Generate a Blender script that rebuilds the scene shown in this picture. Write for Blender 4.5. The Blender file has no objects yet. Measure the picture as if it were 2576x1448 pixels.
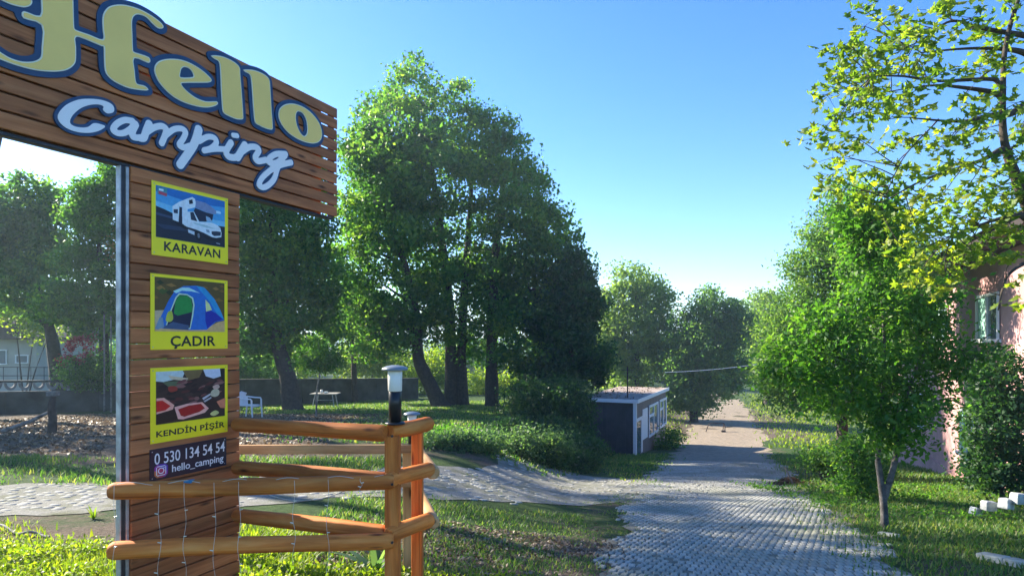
import bpy, math, random
import numpy as np
from mathutils import Vector, Matrix

# ------------------------------------------------------------------ camera, sky, sun
scene = bpy.context.scene
C = scene.collection
F, CX, HY, EYE = 1600.0, 1287.5, 850.0, 1.6      # focal length and horizon in a 2575 px wide frame

cam_d = bpy.data.cameras.new('camera')
cam_d.sensor_width = 36.0
cam_d.lens = 36.0 * F / 2575.0
cam_d.shift_y = (HY - 724.0) / 2575.0
cam_d.clip_start = 0.05
cam_d.clip_end = 3000
cam = bpy.data.objects.new('camera', cam_d)
C.objects.link(cam)
cam.location = (0, 0, EYE)
cam.rotation_euler = (math.radians(90), 0, 0)
scene.camera = cam

SUN_AZ, SUN_EL = math.radians(-58), math.radians(29)
world = bpy.data.worlds.new('World')
scene.world = world
world.use_nodes = True
wn = world.node_tree
bg = wn.nodes['Background']
sky = wn.nodes.new('ShaderNodeTexSky')
sky.sky_type = 'NISHITA'
sky.sun_disc = False
sky.sun_elevation = SUN_EL
sky.sun_rotation = SUN_AZ
sky.air_density = 1.0
sky.dust_density = 0.3
sky.ozone_density = 4.0
gam = wn.nodes.new('ShaderNodeGamma'); gam.inputs[1].default_value = 1.0
hsv = wn.nodes.new('ShaderNodeHueSaturation'); hsv.inputs['Saturation'].default_value = 1.27; hsv.inputs['Hue'].default_value = 0.512
wn.links.new(sky.outputs[0], gam.inputs[0]); wn.links.new(gam.outputs[0], hsv.inputs['Color'])
wn.links.new(hsv.outputs[0], bg.inputs[0])
bg.inputs[1].default_value = 0.094

sun_d = bpy.data.lights.new('sun', 'SUN')
sun_d.energy = 5.0
sun_d.angle = math.radians(0.6)
sun_d.color = (1.0, 0.91, 0.75)
sun = bpy.data.objects.new('sun', sun_d)
C.objects.link(sun)
SDIR = Vector((math.sin(SUN_AZ) * math.cos(SUN_EL), math.cos(SUN_AZ) * math.cos(SUN_EL), math.sin(SUN_EL)))
sun.rotation_euler = SDIR.to_track_quat('Z', 'Y').to_euler()
sun.location = SDIR * 50

vs = scene.view_settings
vs.view_transform = 'Standard'
vs.look = 'None'
vs.exposure = 1.82
vs.gamma = 1.0
scene.cycles.max_bounces = 8
scene.cycles.transmission_bounces = 4
scene.cycles.transparent_max_bounces = 8
scene.cycles.volume_bounces = 1

rng = np.random.default_rng(7)
random.seed(7)

# ------------------------------------------------------------------ helpers
def at(px, py, Y):
    """point at depth Y seen at picture position (px, py)"""
    return Vector(((px - CX) / F * Y, Y, EYE - (py - HY) / F * Y))

def tag(o, label=None, cat=None, group=None, kind=None):
    if label: o['label'] = label
    if cat: o['category'] = cat
    if group: o['group'] = group
    if kind: o['kind'] = kind
    return o

def empty(name, loc=(0, 0, 0), rz=0.0):
    o = bpy.data.objects.new(name, None)
    o.location = loc
    o.rotation_euler = (0, 0, rz)
    o.empty_display_size = 0.2
    C.objects.link(o)
    return o

def link(name, me, mat=None, parent=None, loc=None):
    o = bpy.data.objects.new(name, me)
    if mat is not None and len(me.materials) == 0:
        for m in (mat if isinstance(mat, (list, tuple)) else [mat]):
            me.materials.append(m)
    C.objects.link(o)
    if parent is not None:
        o.parent = parent
        if loc is None:
            # meshes are written in world coordinates: undo the parent's place
            o.matrix_parent_inverse = parent_matrix(parent).inverted()
    if loc is not None:
        o.location = loc
    return o

def parent_matrix(o):
    m = Matrix.LocRotScale(o.location, o.rotation_euler, o.scale)
    if o.parent:
        m = parent_matrix(o.parent) @ o.matrix_parent_inverse @ m
    return m

def np_mesh(name, verts, faces, k, attr=None, smooth=False, mats=None):
    """fast mesh: faces is an (n, k) index array"""
    me = bpy.data.meshes.new(name)
    verts = np.asarray(verts, dtype=np.float32)
    faces = np.asarray(faces, dtype=np.int32).reshape(-1, k)
    me.vertices.add(len(verts))
    me.vertices.foreach_set('co', verts.ravel())
    me.loops.add(faces.size)
    me.loops.foreach_set('vertex_index', faces.ravel())
    me.polygons.add(len(faces))
    me.polygons.foreach_set('loop_start', np.arange(len(faces), dtype=np.int32) * k)
    if smooth:
        me.polygons.foreach_set('use_smooth', np.ones(len(faces), dtype=bool))
    if attr:
        for nm, val in attr.items():
            a = me.attributes.new(nm, 'FLOAT', 'POINT')
            a.data.foreach_set('value', np.asarray(val, dtype=np.float32))
    me.update(calc_edges=True)
    return me

class MB:
    """collects boxes, tubes and polygons for one mesh"""
    def __init__(s):
        s.v, s.f, s.m, s.sm = [], [], [], []
    def add(s, verts, faces, mi=0, smooth=False):
        b = len(s.v)
        s.v += [tuple(p) for p in verts]
        s.f += [tuple(b + i for i in f) for f in faces]
        s.m += [mi] * len(faces)
        s.sm += [smooth] * len(faces)
        return s
    def box(s, c, h, M=None, mi=0):
        c = Vector(c)
        vs = []
        for dx in (-1, 1):
            for dy in (-1, 1):
                for dz in (-1, 1):
                    p = Vector((dx * h[0], dy * h[1], dz * h[2]))
                    if M is not None: p = M @ p
                    vs.append(c + p)
        return s.add(vs, [(0, 1, 3, 2), (4, 6, 7, 5), (0, 4, 5, 1), (2, 3, 7, 6), (0, 2, 6, 4), (1, 5, 7, 3)], mi)
    def tube(s, pts, rad, n=8, caps=True, mi=0, smooth=True, sq=None):
        pts = [Vector(p) for p in pts]
        if not isinstance(rad, (list, tuple)): rad = [rad] * len(pts)
        rings = []
        ref = Vector((0, 0, 1))
        vs, fs = [], []
        for i, p in enumerate(pts):
            t = (pts[min(i + 1, len(pts) - 1)] - pts[max(i - 1, 0)])
            if t.length < 1e-9: t = Vector((0, 0, 1))
            t.normalize()
            r = ref if abs(t.dot(ref)) < 0.95 else Vector((1, 0, 0))
            a = t.cross(r).normalized(); b = t.cross(a)
            for k in range(n):
                an = 2 * math.pi * (k + 0.5) / n
                vs.append(p + (a * math.cos(an) + b * math.sin(an)) * rad[i])
        for i in range(len(pts) - 1):
            for k in range(n):
                k2 = (k + 1) % n
                fs.append((i * n + k, i * n + k2, (i + 1) * n + k2, (i + 1) * n + k))
        s.add(vs, fs, mi, smooth)
        if caps:
            s.add(vs[:n], [tuple(range(n))[::-1]], mi)
            s.add(vs[-n:], [tuple(range(n))], mi)
        return s
    def lathe(s, c, prof, n=20, mi=0, smooth=True):
        """prof = [(r, z)] round a vertical axis through c"""
        vs, fs = [], []
        for r, z in prof:
            for k in range(n):
                a = 2 * math.pi * k / n
                vs.append((c[0] + r * math.cos(a), c[1] + r * math.sin(a), c[2] + z))
        for i in range(len(prof) - 1):
            for k in range(n):
                k2 = (k + 1) % n
                fs.append((i * n + k, i * n + k2, (i + 1) * n + k2, (i + 1) * n + k))
        fs.append(tuple(range(n))[::-1])
        fs.append(tuple((len(prof) - 1) * n + k for k in range(n)))
        return s.add(vs, fs, mi, smooth)
    def mesh(s, name):
        me = bpy.data.meshes.new(name)
        me.from_pydata(s.v, [], s.f)
        me.polygons.foreach_set('material_index', s.m)
        me.polygons.foreach_set('use_smooth', s.sm)
        me.update()
        return me
    def build(s, name, mat, parent=None, bevel=0.0):
        o = link(name, s.mesh(name), mat, parent)
        if bevel:
            md = o.modifiers.new('bevel', 'BEVEL'); md.width = bevel; md.segments = 2; md.limit_method = 'ANGLE'
        return o

def copy_tree(o, parent=None):
    c = o.copy()
    C.objects.link(c)
    c.parent = parent
    for ch in [x for x in bpy.data.objects if x.parent == o]:
        copy_tree(ch, c)
    return c

# ------------------------------------------------------------------ materials
def new_mat(name):
    m = bpy.data.materials.new(name)
    m.use_nodes = True
    nt = m.node_tree
    return m, nt, nt.nodes['Principled BSDF'], nt.nodes['Material Output']

def coords(nt, scale=(1, 1, 1), obj=True, rnd=False):
    tc = nt.nodes.new('ShaderNodeTexCoord')
    mp = nt.nodes.new('ShaderNodeMapping')
    mp.inputs['Scale'].default_value = scale
    nt.links.new(tc.outputs['Object'], mp.inputs['Vector'])
    if rnd:
        oi = nt.nodes.new('ShaderNodeObjectInfo')
        mul = nt.nodes.new('ShaderNodeMath'); mul.operation = 'MULTIPLY'; mul.inputs[1].default_value = 37.0
        nt.links.new(oi.outputs['Random'], mul.inputs[0])
        nt.links.new(mul.outputs[0], mp.inputs['Location'])
    return mp.outputs['Vector']

def noise(nt, vec, scale, detail=5, rough=0.55, dist=0.0):
    n = nt.nodes.new('ShaderNodeTexNoise')
    n.inputs['Scale'].default_value = scale
    n.inputs['Detail'].default_value = detail
    n.inputs['Roughness'].default_value = rough
    n.inputs['Distortion'].default_value = dist
    if vec is not None: nt.links.new(vec, n.inputs['Vector'])
    return n.outputs['Fac']

def ramp(nt, fac, stops):
    r = nt.nodes.new('ShaderNodeValToRGB')
    el = r.color_ramp.elements
    while len(el) > len(stops): el.remove(el[-1])
    while len(el) < len(stops): el.new(0.5)
    for e, (p, c) in zip(el, stops):
        e.position = p
        e.color = (*c, 1) if len(c) == 3 else c
    nt.links.new(fac, r.inputs['Fac'])
    return r.outputs['Color']

def mixc(nt, fac, a, b, mode='MIX'):
    m = nt.nodes.new('ShaderNodeMix'); m.data_type = 'RGBA'; m.blend_type = mode
    for sock, val in ((m.inputs['Factor'], fac), (m.inputs[6], a), (m.inputs[7], b)):
        if hasattr(val, 'node'): nt.links.new(val, sock)
        elif isinstance(val, (int, float)): sock.default_value = val
        else: sock.default_value = (*val, 1)
    return m.outputs[2]

def math_n(nt, op, a, b=0.0, clamp=False):
    n = nt.nodes.new('ShaderNodeMath'); n.operation = op; n.use_clamp = clamp
    for i, v in enumerate((a, b)):
        if hasattr(v, 'node'): nt.links.new(v, n.inputs[i])
        else: n.inputs[i].default_value = v
    return n.outputs[0]

def bump(nt, height, strength, dist, bsdf):
    b = nt.nodes.new('ShaderNodeBump')
    b.inputs['Strength'].default_value = strength
    b.inputs['Distance'].default_value = dist
    nt.links.new(height, b.inputs['Height'])
    nt.links.new(b.outputs['Normal'], bsdf.inputs['Normal'])

def plain(name, col, rough=0.6, var=0.25, scale=6.0, metal=0.0, bmp=0.0, spec=0.4):
    m, nt, b, _ = new_mat(name)
    v = coords(nt)
    n1 = noise(nt, v, scale, 6, 0.6)
    lo = tuple(c * (1 - var) for c in col); hi = tuple(min(1, c * (1 + var)) for c in col)
    nt.links.new(ramp(nt, n1, [(0.3, lo), (0.7, hi)]), b.inputs['Base Color'])
    b.inputs['Roughness'].default_value = rough
    b.inputs['Metallic'].default_value = metal
    b.inputs['Specular IOR Level'].default_value = spec
    if bmp: bump(nt, noise(nt, v, scale * 6, 4), bmp, 0.01, b)
    return m

def wood(name, dark, mid, light, grain=(2.0, 30, 30), rough=0.55, knots=True, per_obj=0.22):
    """grain runs along the object's local X"""
    m, nt, b, _ = new_mat(name)
    v = coords(nt, grain, rnd=True)
    n1 = noise(nt, v, 1.0, 8, 0.6, 0.6)
    col = ramp(nt, n1, [(0.28, dark), (0.5, mid), (0.74, light)])
    if knots:
        vk = coords(nt, (3.0, 12, 12), rnd=True)
        vo = nt.nodes.new('ShaderNodeTexVoronoi'); vo.inputs['Scale'].default_value = 0.9
        nt.links.new(vk, vo.inputs['Vector'])
        k = ramp(nt, vo.outputs['Distance'], [(0.05, (1, 1, 1)), (0.16, (0, 0, 0))])
        col = mixc(nt, k, col, tuple(c * 0.35 for c in dark))
    vc = coords(nt, (grain[0] * .5, grain[1] * 2.2, grain[2] * 2.2), rnd=True)
    ck = ramp(nt, noise(nt, vc, 1.0, 3, .5, .3), [(.28, (.58, .55, .52)), (.38, (1, 1, 1))])
    col = mixc(nt, 1.0, col, ck, 'MULTIPLY')
    v2 = coords(nt, (1.2, 3, 3), rnd=True)
    stain = ramp(nt, noise(nt, v2, 1.6, 4), [(0.35, (0.72, 0.72, 0.72)), (0.65, (1.15, 1.12, 1.1))])
    col = mixc(nt, 1.0, col, stain, 'MULTIPLY')
    oi = nt.nodes.new('ShaderNodeObjectInfo')
    ov = ramp(nt, oi.outputs['Random'], [(0.0, (1 - per_obj,) * 3), (1.0, (1 + per_obj * 0.6,) * 3)])
    col = mixc(nt, 1.0, col, ov, 'MULTIPLY')
    nt.links.new(col, b.inputs['Base Color'])
    b.inputs['Roughness'].default_value = rough
    b.inputs['Specular IOR Level'].default_value = 0.22
    bump(nt, n1, 0.5, 0.005, b)
    return m

def leaf_mat(name, a, b_, c, trans=0.45, tcol=None, rough=0.5):
    m, nt, b, out = new_mat(name)
    at_ = nt.nodes.new('ShaderNodeAttribute'); at_.attribute_name = 'rnd'
    col = ramp(nt, at_.outputs['Fac'], [(0.0, a), (0.55, b_), (1.0, c)])
    nt.links.new(col, b.inputs['Base Color'])
    b.inputs['Roughness'].default_value = rough
    b.inputs['Specular IOR Level'].default_value = 0.35
    tr = nt.nodes.new('ShaderNodeBsdfTranslucent')
    tcol = tcol or (2.5, 2.6, 1.0)
    nt.links.new(mixc(nt, 1.0, col, tcol, 'MULTIPLY'), tr.inputs['Color'])
    mx = nt.nodes.new('ShaderNodeMixShader'); mx.inputs[0].default_value = trans
    nt.links.new(b.outputs[0], mx.inputs[1]); nt.links.new(tr.outputs[0], mx.inputs[2])
    nt.links.new(mx.outputs[0], out.inputs['Surface'])
    return m

M = {}
M['board'] = wood('stained_board', (0.24, 0.078, 0.026), (0.42, 0.150, 0.052), (0.55, 0.225, 0.090), (1.6, 26, 26), 0.55)
M['rail'] = wood('varnished_log', (0.38, 0.085, 0.018), (0.72, 0.210, 0.036), (0.84, 0.36, 0.095), (1.5, 22, 22), 0.68, per_obj=0.25)
M['plank'] = wood('pale_plank', (0.42, 0.22, 0.08), (0.56, 0.33, 0.14), (0.66, 0.42, 0.2), (2.0, 22, 22), 0.6, per_obj=0.15)
M['galv'] = plain('galvanised_steel', (0.40, 0.41, 0.42), 0.5, 0.5, 9, 0.5, 0.1)
M['darksteel'] = plain('dark_steel', (0.035, 0.038, 0.045), 0.5, 0.4, 9, 0.3)
M['gold'] = plain('gold_letter_paint', (0.95, 0.66, 0.17), 0.42, 0.06, 3)
M['cream'] = plain('pale_letter_edge', (0.84, 0.82, 0.66), 0.5, 0.05, 4)
M['blue'] = plain('blue_letter_backing', (0.010, 0.050, 0.130), 0.4, 0.2, 5)
M['white'] = plain('white_letter_paint', (0.86, 0.86, 0.87), 0.45, 0.04, 4)
M['poster'] = plain('yellow_poster', (1.0, 0.82, 0.012), 0.4, 0.03, 4)
M['ink'] = plain('black_print', (0.012, 0.011, 0.016), 0.4, 0.2, 8)
M['navy'] = plain('navy_print', (0.010, 0.009, 0.028), 0.35, 0.2, 5)
M['wht'] = plain('white_print', (0.82, 0.82, 0.84), 0.45, 0.04, 6)
M['black'] = plain('black_plastic', (0.012, 0.012, 0.014), 0.32, 0.2, 10)
M['opal'] = plain('opal_plastic', (0.86, 0.83, 0.74), 0.3, 0.03, 6)
M['capgrey'] = plain('lamp_cap_grey', (0.22, 0.25, 0.27), 0.35, 0.15, 12, 0.4)
M['concrete'] = plain('weathered_concrete', (0.24, 0.23, 0.215), 0.9, 0.45, 2.2, 0, 0.4)
M['shadewall'] = plain('mossy_shaded_concrete', (0.050, 0.054, 0.048), 0.95, 0.6, 1.6, 0, 0.6)  # wall colour darkened to hold the deep shade under the trees
M['plastic'] = plain('white_plastic', (0.72, 0.72, 0.74), 0.4, 0.08, 5)
M['cord'] = plain('clear_cord', (0.62, 0.60, 0.52), 0.35, 0.1, 10)
M['bulb'] = plain('tiny_bulb', (0.85, 0.78, 0.6), 0.2, 0.05, 10)
M['blueclip'] = plain('blue_tape', (0.03, 0.16, 0.30), 0.5, 0.2, 10)
M['mint'] = plain('mint_plaster', (0.33, 0.62, 0.52), 0.85, 0.12, 0.8)
M['creamwall'] = plain('cream_plaster', (0.42, 0.41, 0.36), 0.85, 0.15, 0.9)
M['pinkwall'] = plain('pink_plaster', (0.46, 0.26, 0.25), 0.9, 0.25, 0.9, 0, 0.3)
M['rooftile'] = plain('brown_roof', (0.10, 0.065, 0.045), 0.85, 0.4, 4, 0, 0.4)
M['eave'] = plain('dark_eave', (0.030, 0.022, 0.022), 0.7, 0.3, 5)
M['glass'] = plain('window_glass', (0.10, 0.15, 0.17), 0.06, 0.2, 1.2, 0, 0, 0.8)
M['pvc'] = plain('white_window_frame', (0.80, 0.82, 0.84), 0.4, 0.04, 6)
M['navyclad'] = plain('navy_cladding', (0.050, 0.052, 0.064), 0.6, 0.25, 3)
M['brownclad'] = plain('brown_grey_cladding', (0.15, 0.115, 0.11), 0.6, 0.25, 2)
M['stone'] = plain('whitewashed_stone', (0.42, 0.43, 0.41), 0.9, 0.55, 9, 0, 0.6)
M['kerb'] = plain('mossy_kerb', (0.30, 0.31, 0.27), 0.9, 0.5, 7, 0, 0.5)
M['bark'] = plain('dark_bark', (0.055, 0.042, 0.034), 0.9, 0.5, 9, 0, 0.8)
M['palebark'] = plain('patchy_pale_bark', (0.17, 0.155, 0.135), 0.9, 0.65, 11, 0, 0.7)
M['darkpatch'] = plain('dark_patchy_bark', (0.105, 0.095, 0.085), 0.9, 0.75, 14, 0, 0.8)
M['iron'] = plain('rusty_iron', (0.06, 0.045, 0.04), 0.7, 0.4, 12, 0.3)

M['leaf_dark'] = leaf_mat('leaf_dark_green', (0.034, 0.100, 0.026), (0.068, 0.165, 0.034), (0.150, 0.240, 0.040), 0.52)
M['leaf_mid'] = leaf_mat('leaf_mid_green', (0.034, 0.100, 0.018), (0.060, 0.160, 0.024), (0.120, 0.220, 0.030), 0.52)
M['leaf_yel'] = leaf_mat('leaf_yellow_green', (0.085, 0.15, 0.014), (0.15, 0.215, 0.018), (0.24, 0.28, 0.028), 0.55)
M['leaf_blue'] = leaf_mat('leaf_blue_green', (0.045, 0.095, 0.055), (0.080, 0.150, 0.075), (0.130, 0.205, 0.085), 0.46)
M['leaf_feather'] = leaf_mat('leaf_feathery', (0.050, 0.115, 0.040), (0.085, 0.170, 0.050), (0.150, 0.230, 0.055), 0.5)
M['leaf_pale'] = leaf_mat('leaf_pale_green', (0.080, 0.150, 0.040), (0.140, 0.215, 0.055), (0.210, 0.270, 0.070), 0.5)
M['leaf_shade'] = leaf_mat('leaf_shaded_green', (0.016, 0.052, 0.020), (0.030, 0.084, 0.028), (0.060, 0.125, 0.034), 0.42)  # shade on the bushes painted in as a darker leaf colour
M['leaf_plane'] = leaf_mat('leaf_plane_tree', (0.060, 0.125, 0.018), (0.115, 0.185, 0.022), (0.22, 0.25, 0.026), 0.55)
M['leaf_autumn'] = leaf_mat('leaf_amber', (0.16, 0.11, 0.03), (0.26, 0.17, 0.04), (0.34, 0.22, 0.05), 0.45)
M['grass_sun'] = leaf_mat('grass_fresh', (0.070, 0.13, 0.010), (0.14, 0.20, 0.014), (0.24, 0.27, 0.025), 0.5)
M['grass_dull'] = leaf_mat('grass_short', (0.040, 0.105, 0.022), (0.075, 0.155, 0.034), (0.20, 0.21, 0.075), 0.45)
M['litter'] = leaf_mat('dry_leaves', (0.09, 0.060, 0.036), (0.19, 0.135, 0.085), (0.36, 0.29, 0.20), 0.2, (1.2, 1.1, 0.9))
M['petal'] = leaf_mat('red_petals', (0.22, 0.02, 0.03), (0.38, 0.05, 0.06), (0.55, 0.16, 0.16), 0.35, (1.4, 1.0, 1.0))

def ground_mat():
    m, nt, b, _ = new_mat('ground_soil_and_turf')
    v = coords(nt)
    a = nt.nodes.new('ShaderNodeAttribute'); a.attribute_name = 'litter'
    n1 = noise(nt, v, 0.9, 8, 0.65)
    n2 = noise(nt, v, 9.0, 8, 0.7)
    n3 = noise(nt, v, 38.0, 5, 0.7)
    green = ramp(nt, n2, [(0.3, (0.024, 0.050, 0.014)), (0.55, (0.050, 0.090, 0.024)), (0.75, (0.095, 0.125, 0.04))])
    brown = ramp(nt, n3, [(0.28, (0.050, 0.036, 0.026)), (0.5, (0.125, 0.095, 0.068)), (0.72, (0.25, 0.20, 0.145))])
    f = math_n(nt, 'ADD', a.outputs['Fac'], math_n(nt, 'MULTIPLY', math_n(nt, 'SUBTRACT', n1, 0.5), 1.6))
    f = math_n(nt, 'ADD', f, math_n(nt, 'MULTIPLY', math_n(nt, 'SUBTRACT', n2, 0.5), 1.0))
    fr = ramp(nt, f, [(0.35, (0, 0, 0)), (0.65, (1, 1, 1))])
    nt.links.new(mixc(nt, fr, green, brown), b.inputs['Base Color'])
    b.inputs['Roughness'].default_value = 0.95
    b.inputs['Specular IOR Level'].default_value = 0.15
    bump(nt, math_n(nt, 'ADD', n2, n3), 0.8, 0.05, b)
    return m

def road_mat():
    m, nt, b, _ = new_mat('road_bed')
    tc = nt.nodes.new('ShaderNodeTexCoord')
    sx = nt.nodes.new('ShaderNodeSeparateXYZ')
    nt.links.new(tc.outputs['Object'], sx.inputs[0])
    v = coords(nt)
    n2 = noise(nt, v, 5.0, 8, 0.7); n3 = noise(nt, v, 40.0, 5, 0.7)
    near = ramp(nt, n3, [(0.3, (0.10, 0.10, 0.072)), (0.55, (0.18, 0.172, 0.13)), (0.75, (0.28, 0.265, 0.21))])
    far = ramp(nt, n2, [(0.3, (0.12, 0.095, 0.062)), (0.52, (0.25, 0.195, 0.135)), (0.75, (0.36, 0.29, 0.21))])
    t = nt.nodes.new('ShaderNodeMapRange')
    t.inputs['From Min'].default_value = 21.0; t.inputs['From Max'].default_value = 30.0
    nt.links.new(math_n(nt, 'ADD', sx.outputs['Y'], math_n(nt, 'MULTIPLY', n2, 5.0)), t.inputs['Value'])
    nt.links.new(mixc(nt, t.outputs[0], near, far), b.inputs['Base Color'])
    b.inputs['Roughness'].default_value = 0.95
    bump(nt, n3, 0.6, 0.02, b)
    return m

def paver_mat():
    m, nt, b, _ = new_mat('grey_paver')
    g = nt.nodes.new('ShaderNodeNewGeometry')
    a = nt.nodes.new('ShaderNodeAttribute'); a.attribute_name = 'rnd'
    oi = nt.nodes.new('ShaderNodeObjectInfo')
    r = math_n(nt, 'FRACT', math_n(nt, 'ADD', a.outputs['Fac'], oi.outputs['Random']))
    base = ramp(nt, r, [(0.0, (0.32, 0.315, 0.275)), (0.5, (0.38, 0.372, 0.325)), (1.0, (0.44, 0.43, 0.375))])
    n1 = noise(nt, g.outputs['Position'], 55, 5, 0.7)
    base = mixc(nt, 1.0, base, ramp(nt, n1, [(0.3, (0.7, 0.7, 0.7)), (0.7, (1.2, 1.2, 1.2))]), 'MULTIPLY')
    n0 = noise(nt, g.outputs['Position'], 1.1, 6, 0.65)
    moss = ramp(nt, n0, [(0.42, (0, 0, 0)), (0.66, (0.8, 0.8, 0.8))])
    base = mixc(nt, moss, base, (0.21, 0.215, 0.155))
    nt.links.new(base, b.inputs['Base Color'])
    b.inputs['Roughness'].default_value = 0.95
    b.inputs['Specular IOR Level'].default_value = 0.12
    bump(nt, n1, 0.5, 0.006, b)
    return m

def gravel_mat():
    m, nt, b, _ = new_mat('pale_worn_gravel')
    v = coords(nt); n1 = noise(nt, v, 60, 6, .75); n2 = noise(nt, v, 2.4, 6, .65); n3 = noise(nt, v, 14, 5, .7)
    c = ramp(nt, n1, [(.3, (.12, .12, .10)), (.5, (.25, .245, .215)), (.72, (.40, .39, .35))])
    c = mixc(nt, ramp(nt, n2, [(.45, (0, 0, 0)), (.68, (.85, .85, .85))]), c, ramp(nt, n3, [(.35, (.085, .10, .05)), (.65, (.17, .165, .10))]))
    nt.links.new(c, b.inputs['Base Color']); b.inputs['Roughness'].default_value = .97; b.inputs['Specular IOR Level'].default_value = .1
    bump(nt, math_n(nt, 'ADD', n1, n3), .7, .02, b)
    return m
M['gravel'] = gravel_mat()
M['ground'] = ground_mat(); M['road'] = road_mat(); M['paver'] = paver_mat()

# ------------------------------------------------------------------ terrain
def pw(y, pts):
    xs, ys = zip(*pts)
    return np.interp(y, xs, ys)

ROAD_C = [(-8, -1.6), (0, 0.55), (5, 1.95), (10.7, 3.50), (17.8, 5.85), (26, 8.5), (37, 12.4), (47, 15.6), (70, 22.5), (110, 34)]
ROAD_H = [(-8, 1.35), (5, 1.35), (10.7, 1.65), (17.8, 1.95), (26, 2.1), (37, 2.5), (70, 2.8), (110, 3)]
PR_R = [(-40, 0.6), (0, 0.05), (2.2, 0), (3.6, -0.09), (5, -0.28), (26, -3.22), (30, -3.62), (35, -4.0), (42, -4.4), (50, -4.7), (70, -5.0), (130, -4.6), (300, -3), (900, 0)]
PR_L = [(-40, 0.4), (0, 0.0), (3.4, 0), (6, -0.19), (12.2, -0.56), (13.4, -0.48), (23, -1.2), (32, -1.78), (45, -2.3), (70, -3.0), (130, -3.6), (300, -3), (900, 0)]

BR = [(-14, 6.6), (-9, 6.9), (-5.0, 7.5), (-2.4, 8.3), (-0.4, 9.7), (0.6, 11.0), (1.75, 13.2), (3.2, 15.2)]   # side lane centre
def branch_y(x):
    xs, ys = zip(*BR)
    return np.interp(x, xs, ys)

def branch_h(x):
    return np.interp(x, [-14, -1.5, -.2, .6, 1.75, 3.2], [1.1, 1.1, 1.35, 1.8, 2.6, 2.8])

def hgt(x, y):
    x = np.asarray(x, dtype=float); y = np.asarray(y, dtype=float)
    def P(pts, w=0.8):
        return (pw(y - w, pts) + 2 * pw(y, pts) + pw(y + w, pts)) / 4
    r, l = P(PR_R), P(PR_L, 0.4)
    c, hw = pw(y, ROAD_C), pw(y, ROAD_H)
    wd = np.interp(y, [0, 8, 14, 20, 26, 34, 60], [2.5, 3.2, 3.6, 3.4, 3.4, 4.5, 9])
    of = np.interp(y, [0, 6, 10, 14, 18, 30, 36, 60], [0, 0, .3, 1.0, 1.8, 2.2, 1.0, 0])
    t = np.clip((x - (c - hw - of - wd)) / wd, 0, 1)
    t = t * t * (3 - 2 * t)
    z = l * (1 - t) + r * t
    # shallow roughness away from paving
    z = z + 0.02 * np.sin(x * 1.7 + 0.4 * y) * np.sin(y * 1.3) * np.clip((y - 3) / 6, 0, 1)
    # right hand verge drops a little towards the house
    rt = np.clip((x - c - hw - 1.0) / 6.0, 0, 1)
    z = z - 0.22 * rt * np.clip((y - 6) / 6, 0, 1)
    return z

def hz(x, y):
    return float(hgt(x, y))

def axis(lo, hi, mid_lo, mid_hi, st, grow=1.16):
    a = list(np.arange(mid_lo, mid_hi + 1e-6, st))
    s, v = st, mid_hi
    while v < hi:
        s *= grow; v += s; a.append(v)
    s, v = st, mid_lo
    while v > lo:
        s *= grow; v -= s; a.insert(0, v)
    return np.array(a)

gx = axis(-900, 900, -12, 14, 0.22); gy = axis(-40, 1400, 1.5, 28, 0.22)
GX, GY = np.meshgrid(gx, gy)
GZ = hgt(GX, GY)
c_ = pw(GY, ROAD_C); h_ = pw(GY, ROAD_H)
inroad = (np.abs(GX - c_) < h_ * .82) & (GY < 112)
inbr = (np.abs(GY - branch_y(GX)) < branch_h(GX) * .75) & (GX < 2.5)
GZ = GZ - np.where(inroad | inbr, 0.012, 0.0)
lit = np.zeros_like(GX) + 0.12
# leaf-strewn bank under the trees on the left, worn verge between fence and lane
lit = np.where((GX < -4.0) & (GY > 10.5) & (GY < 24), 0.9, lit)
lit = np.where((GX < 1.6) & (GX > -1.6) & (GY < 6.8) & (GY > 2), 0.62, lit)
lit = np.where((GX < -2.6) & (GY > 5.3) & (GY < 6.6), 0.75, lit)
dr = np.abs(GX - c_) - h_
lit = np.where((dr > -0.1) & (dr < 0.7) & (GY < 30), np.maximum(lit, 0.5), lit)
lit = np.where((GY > 11) & (GY < 13.2) & (GX > -4) & (GX < 2.5), 0.5, lit)
lit = np.where((dr < 3) & (GY > 34) & (GY < 60), 0.75, lit)
for _ in range(3):
    for ax in (0, 1):
        lit = (np.roll(lit, 1, ax) + 2 * lit + np.roll(lit, -1, ax)) / 4
nx, ny = len(gx), len(gy)
idx = np.arange(nx * ny).reshape(ny, nx)
q = np.stack([idx[:-1, :-1], idx[:-1, 1:], idx[1:, 1:], idx[1:, :-1]], -1).reshape(-1, 4)
gm = np_mesh('ground', np.stack([GX, GY, GZ], -1).reshape(-1, 3), q, 4, {'litter': lit.ravel()}, True)
tag(link('ground', gm, M['ground']), 'grassy sloping ground with worn earthy patches', 'ground', kind='structure')

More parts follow.
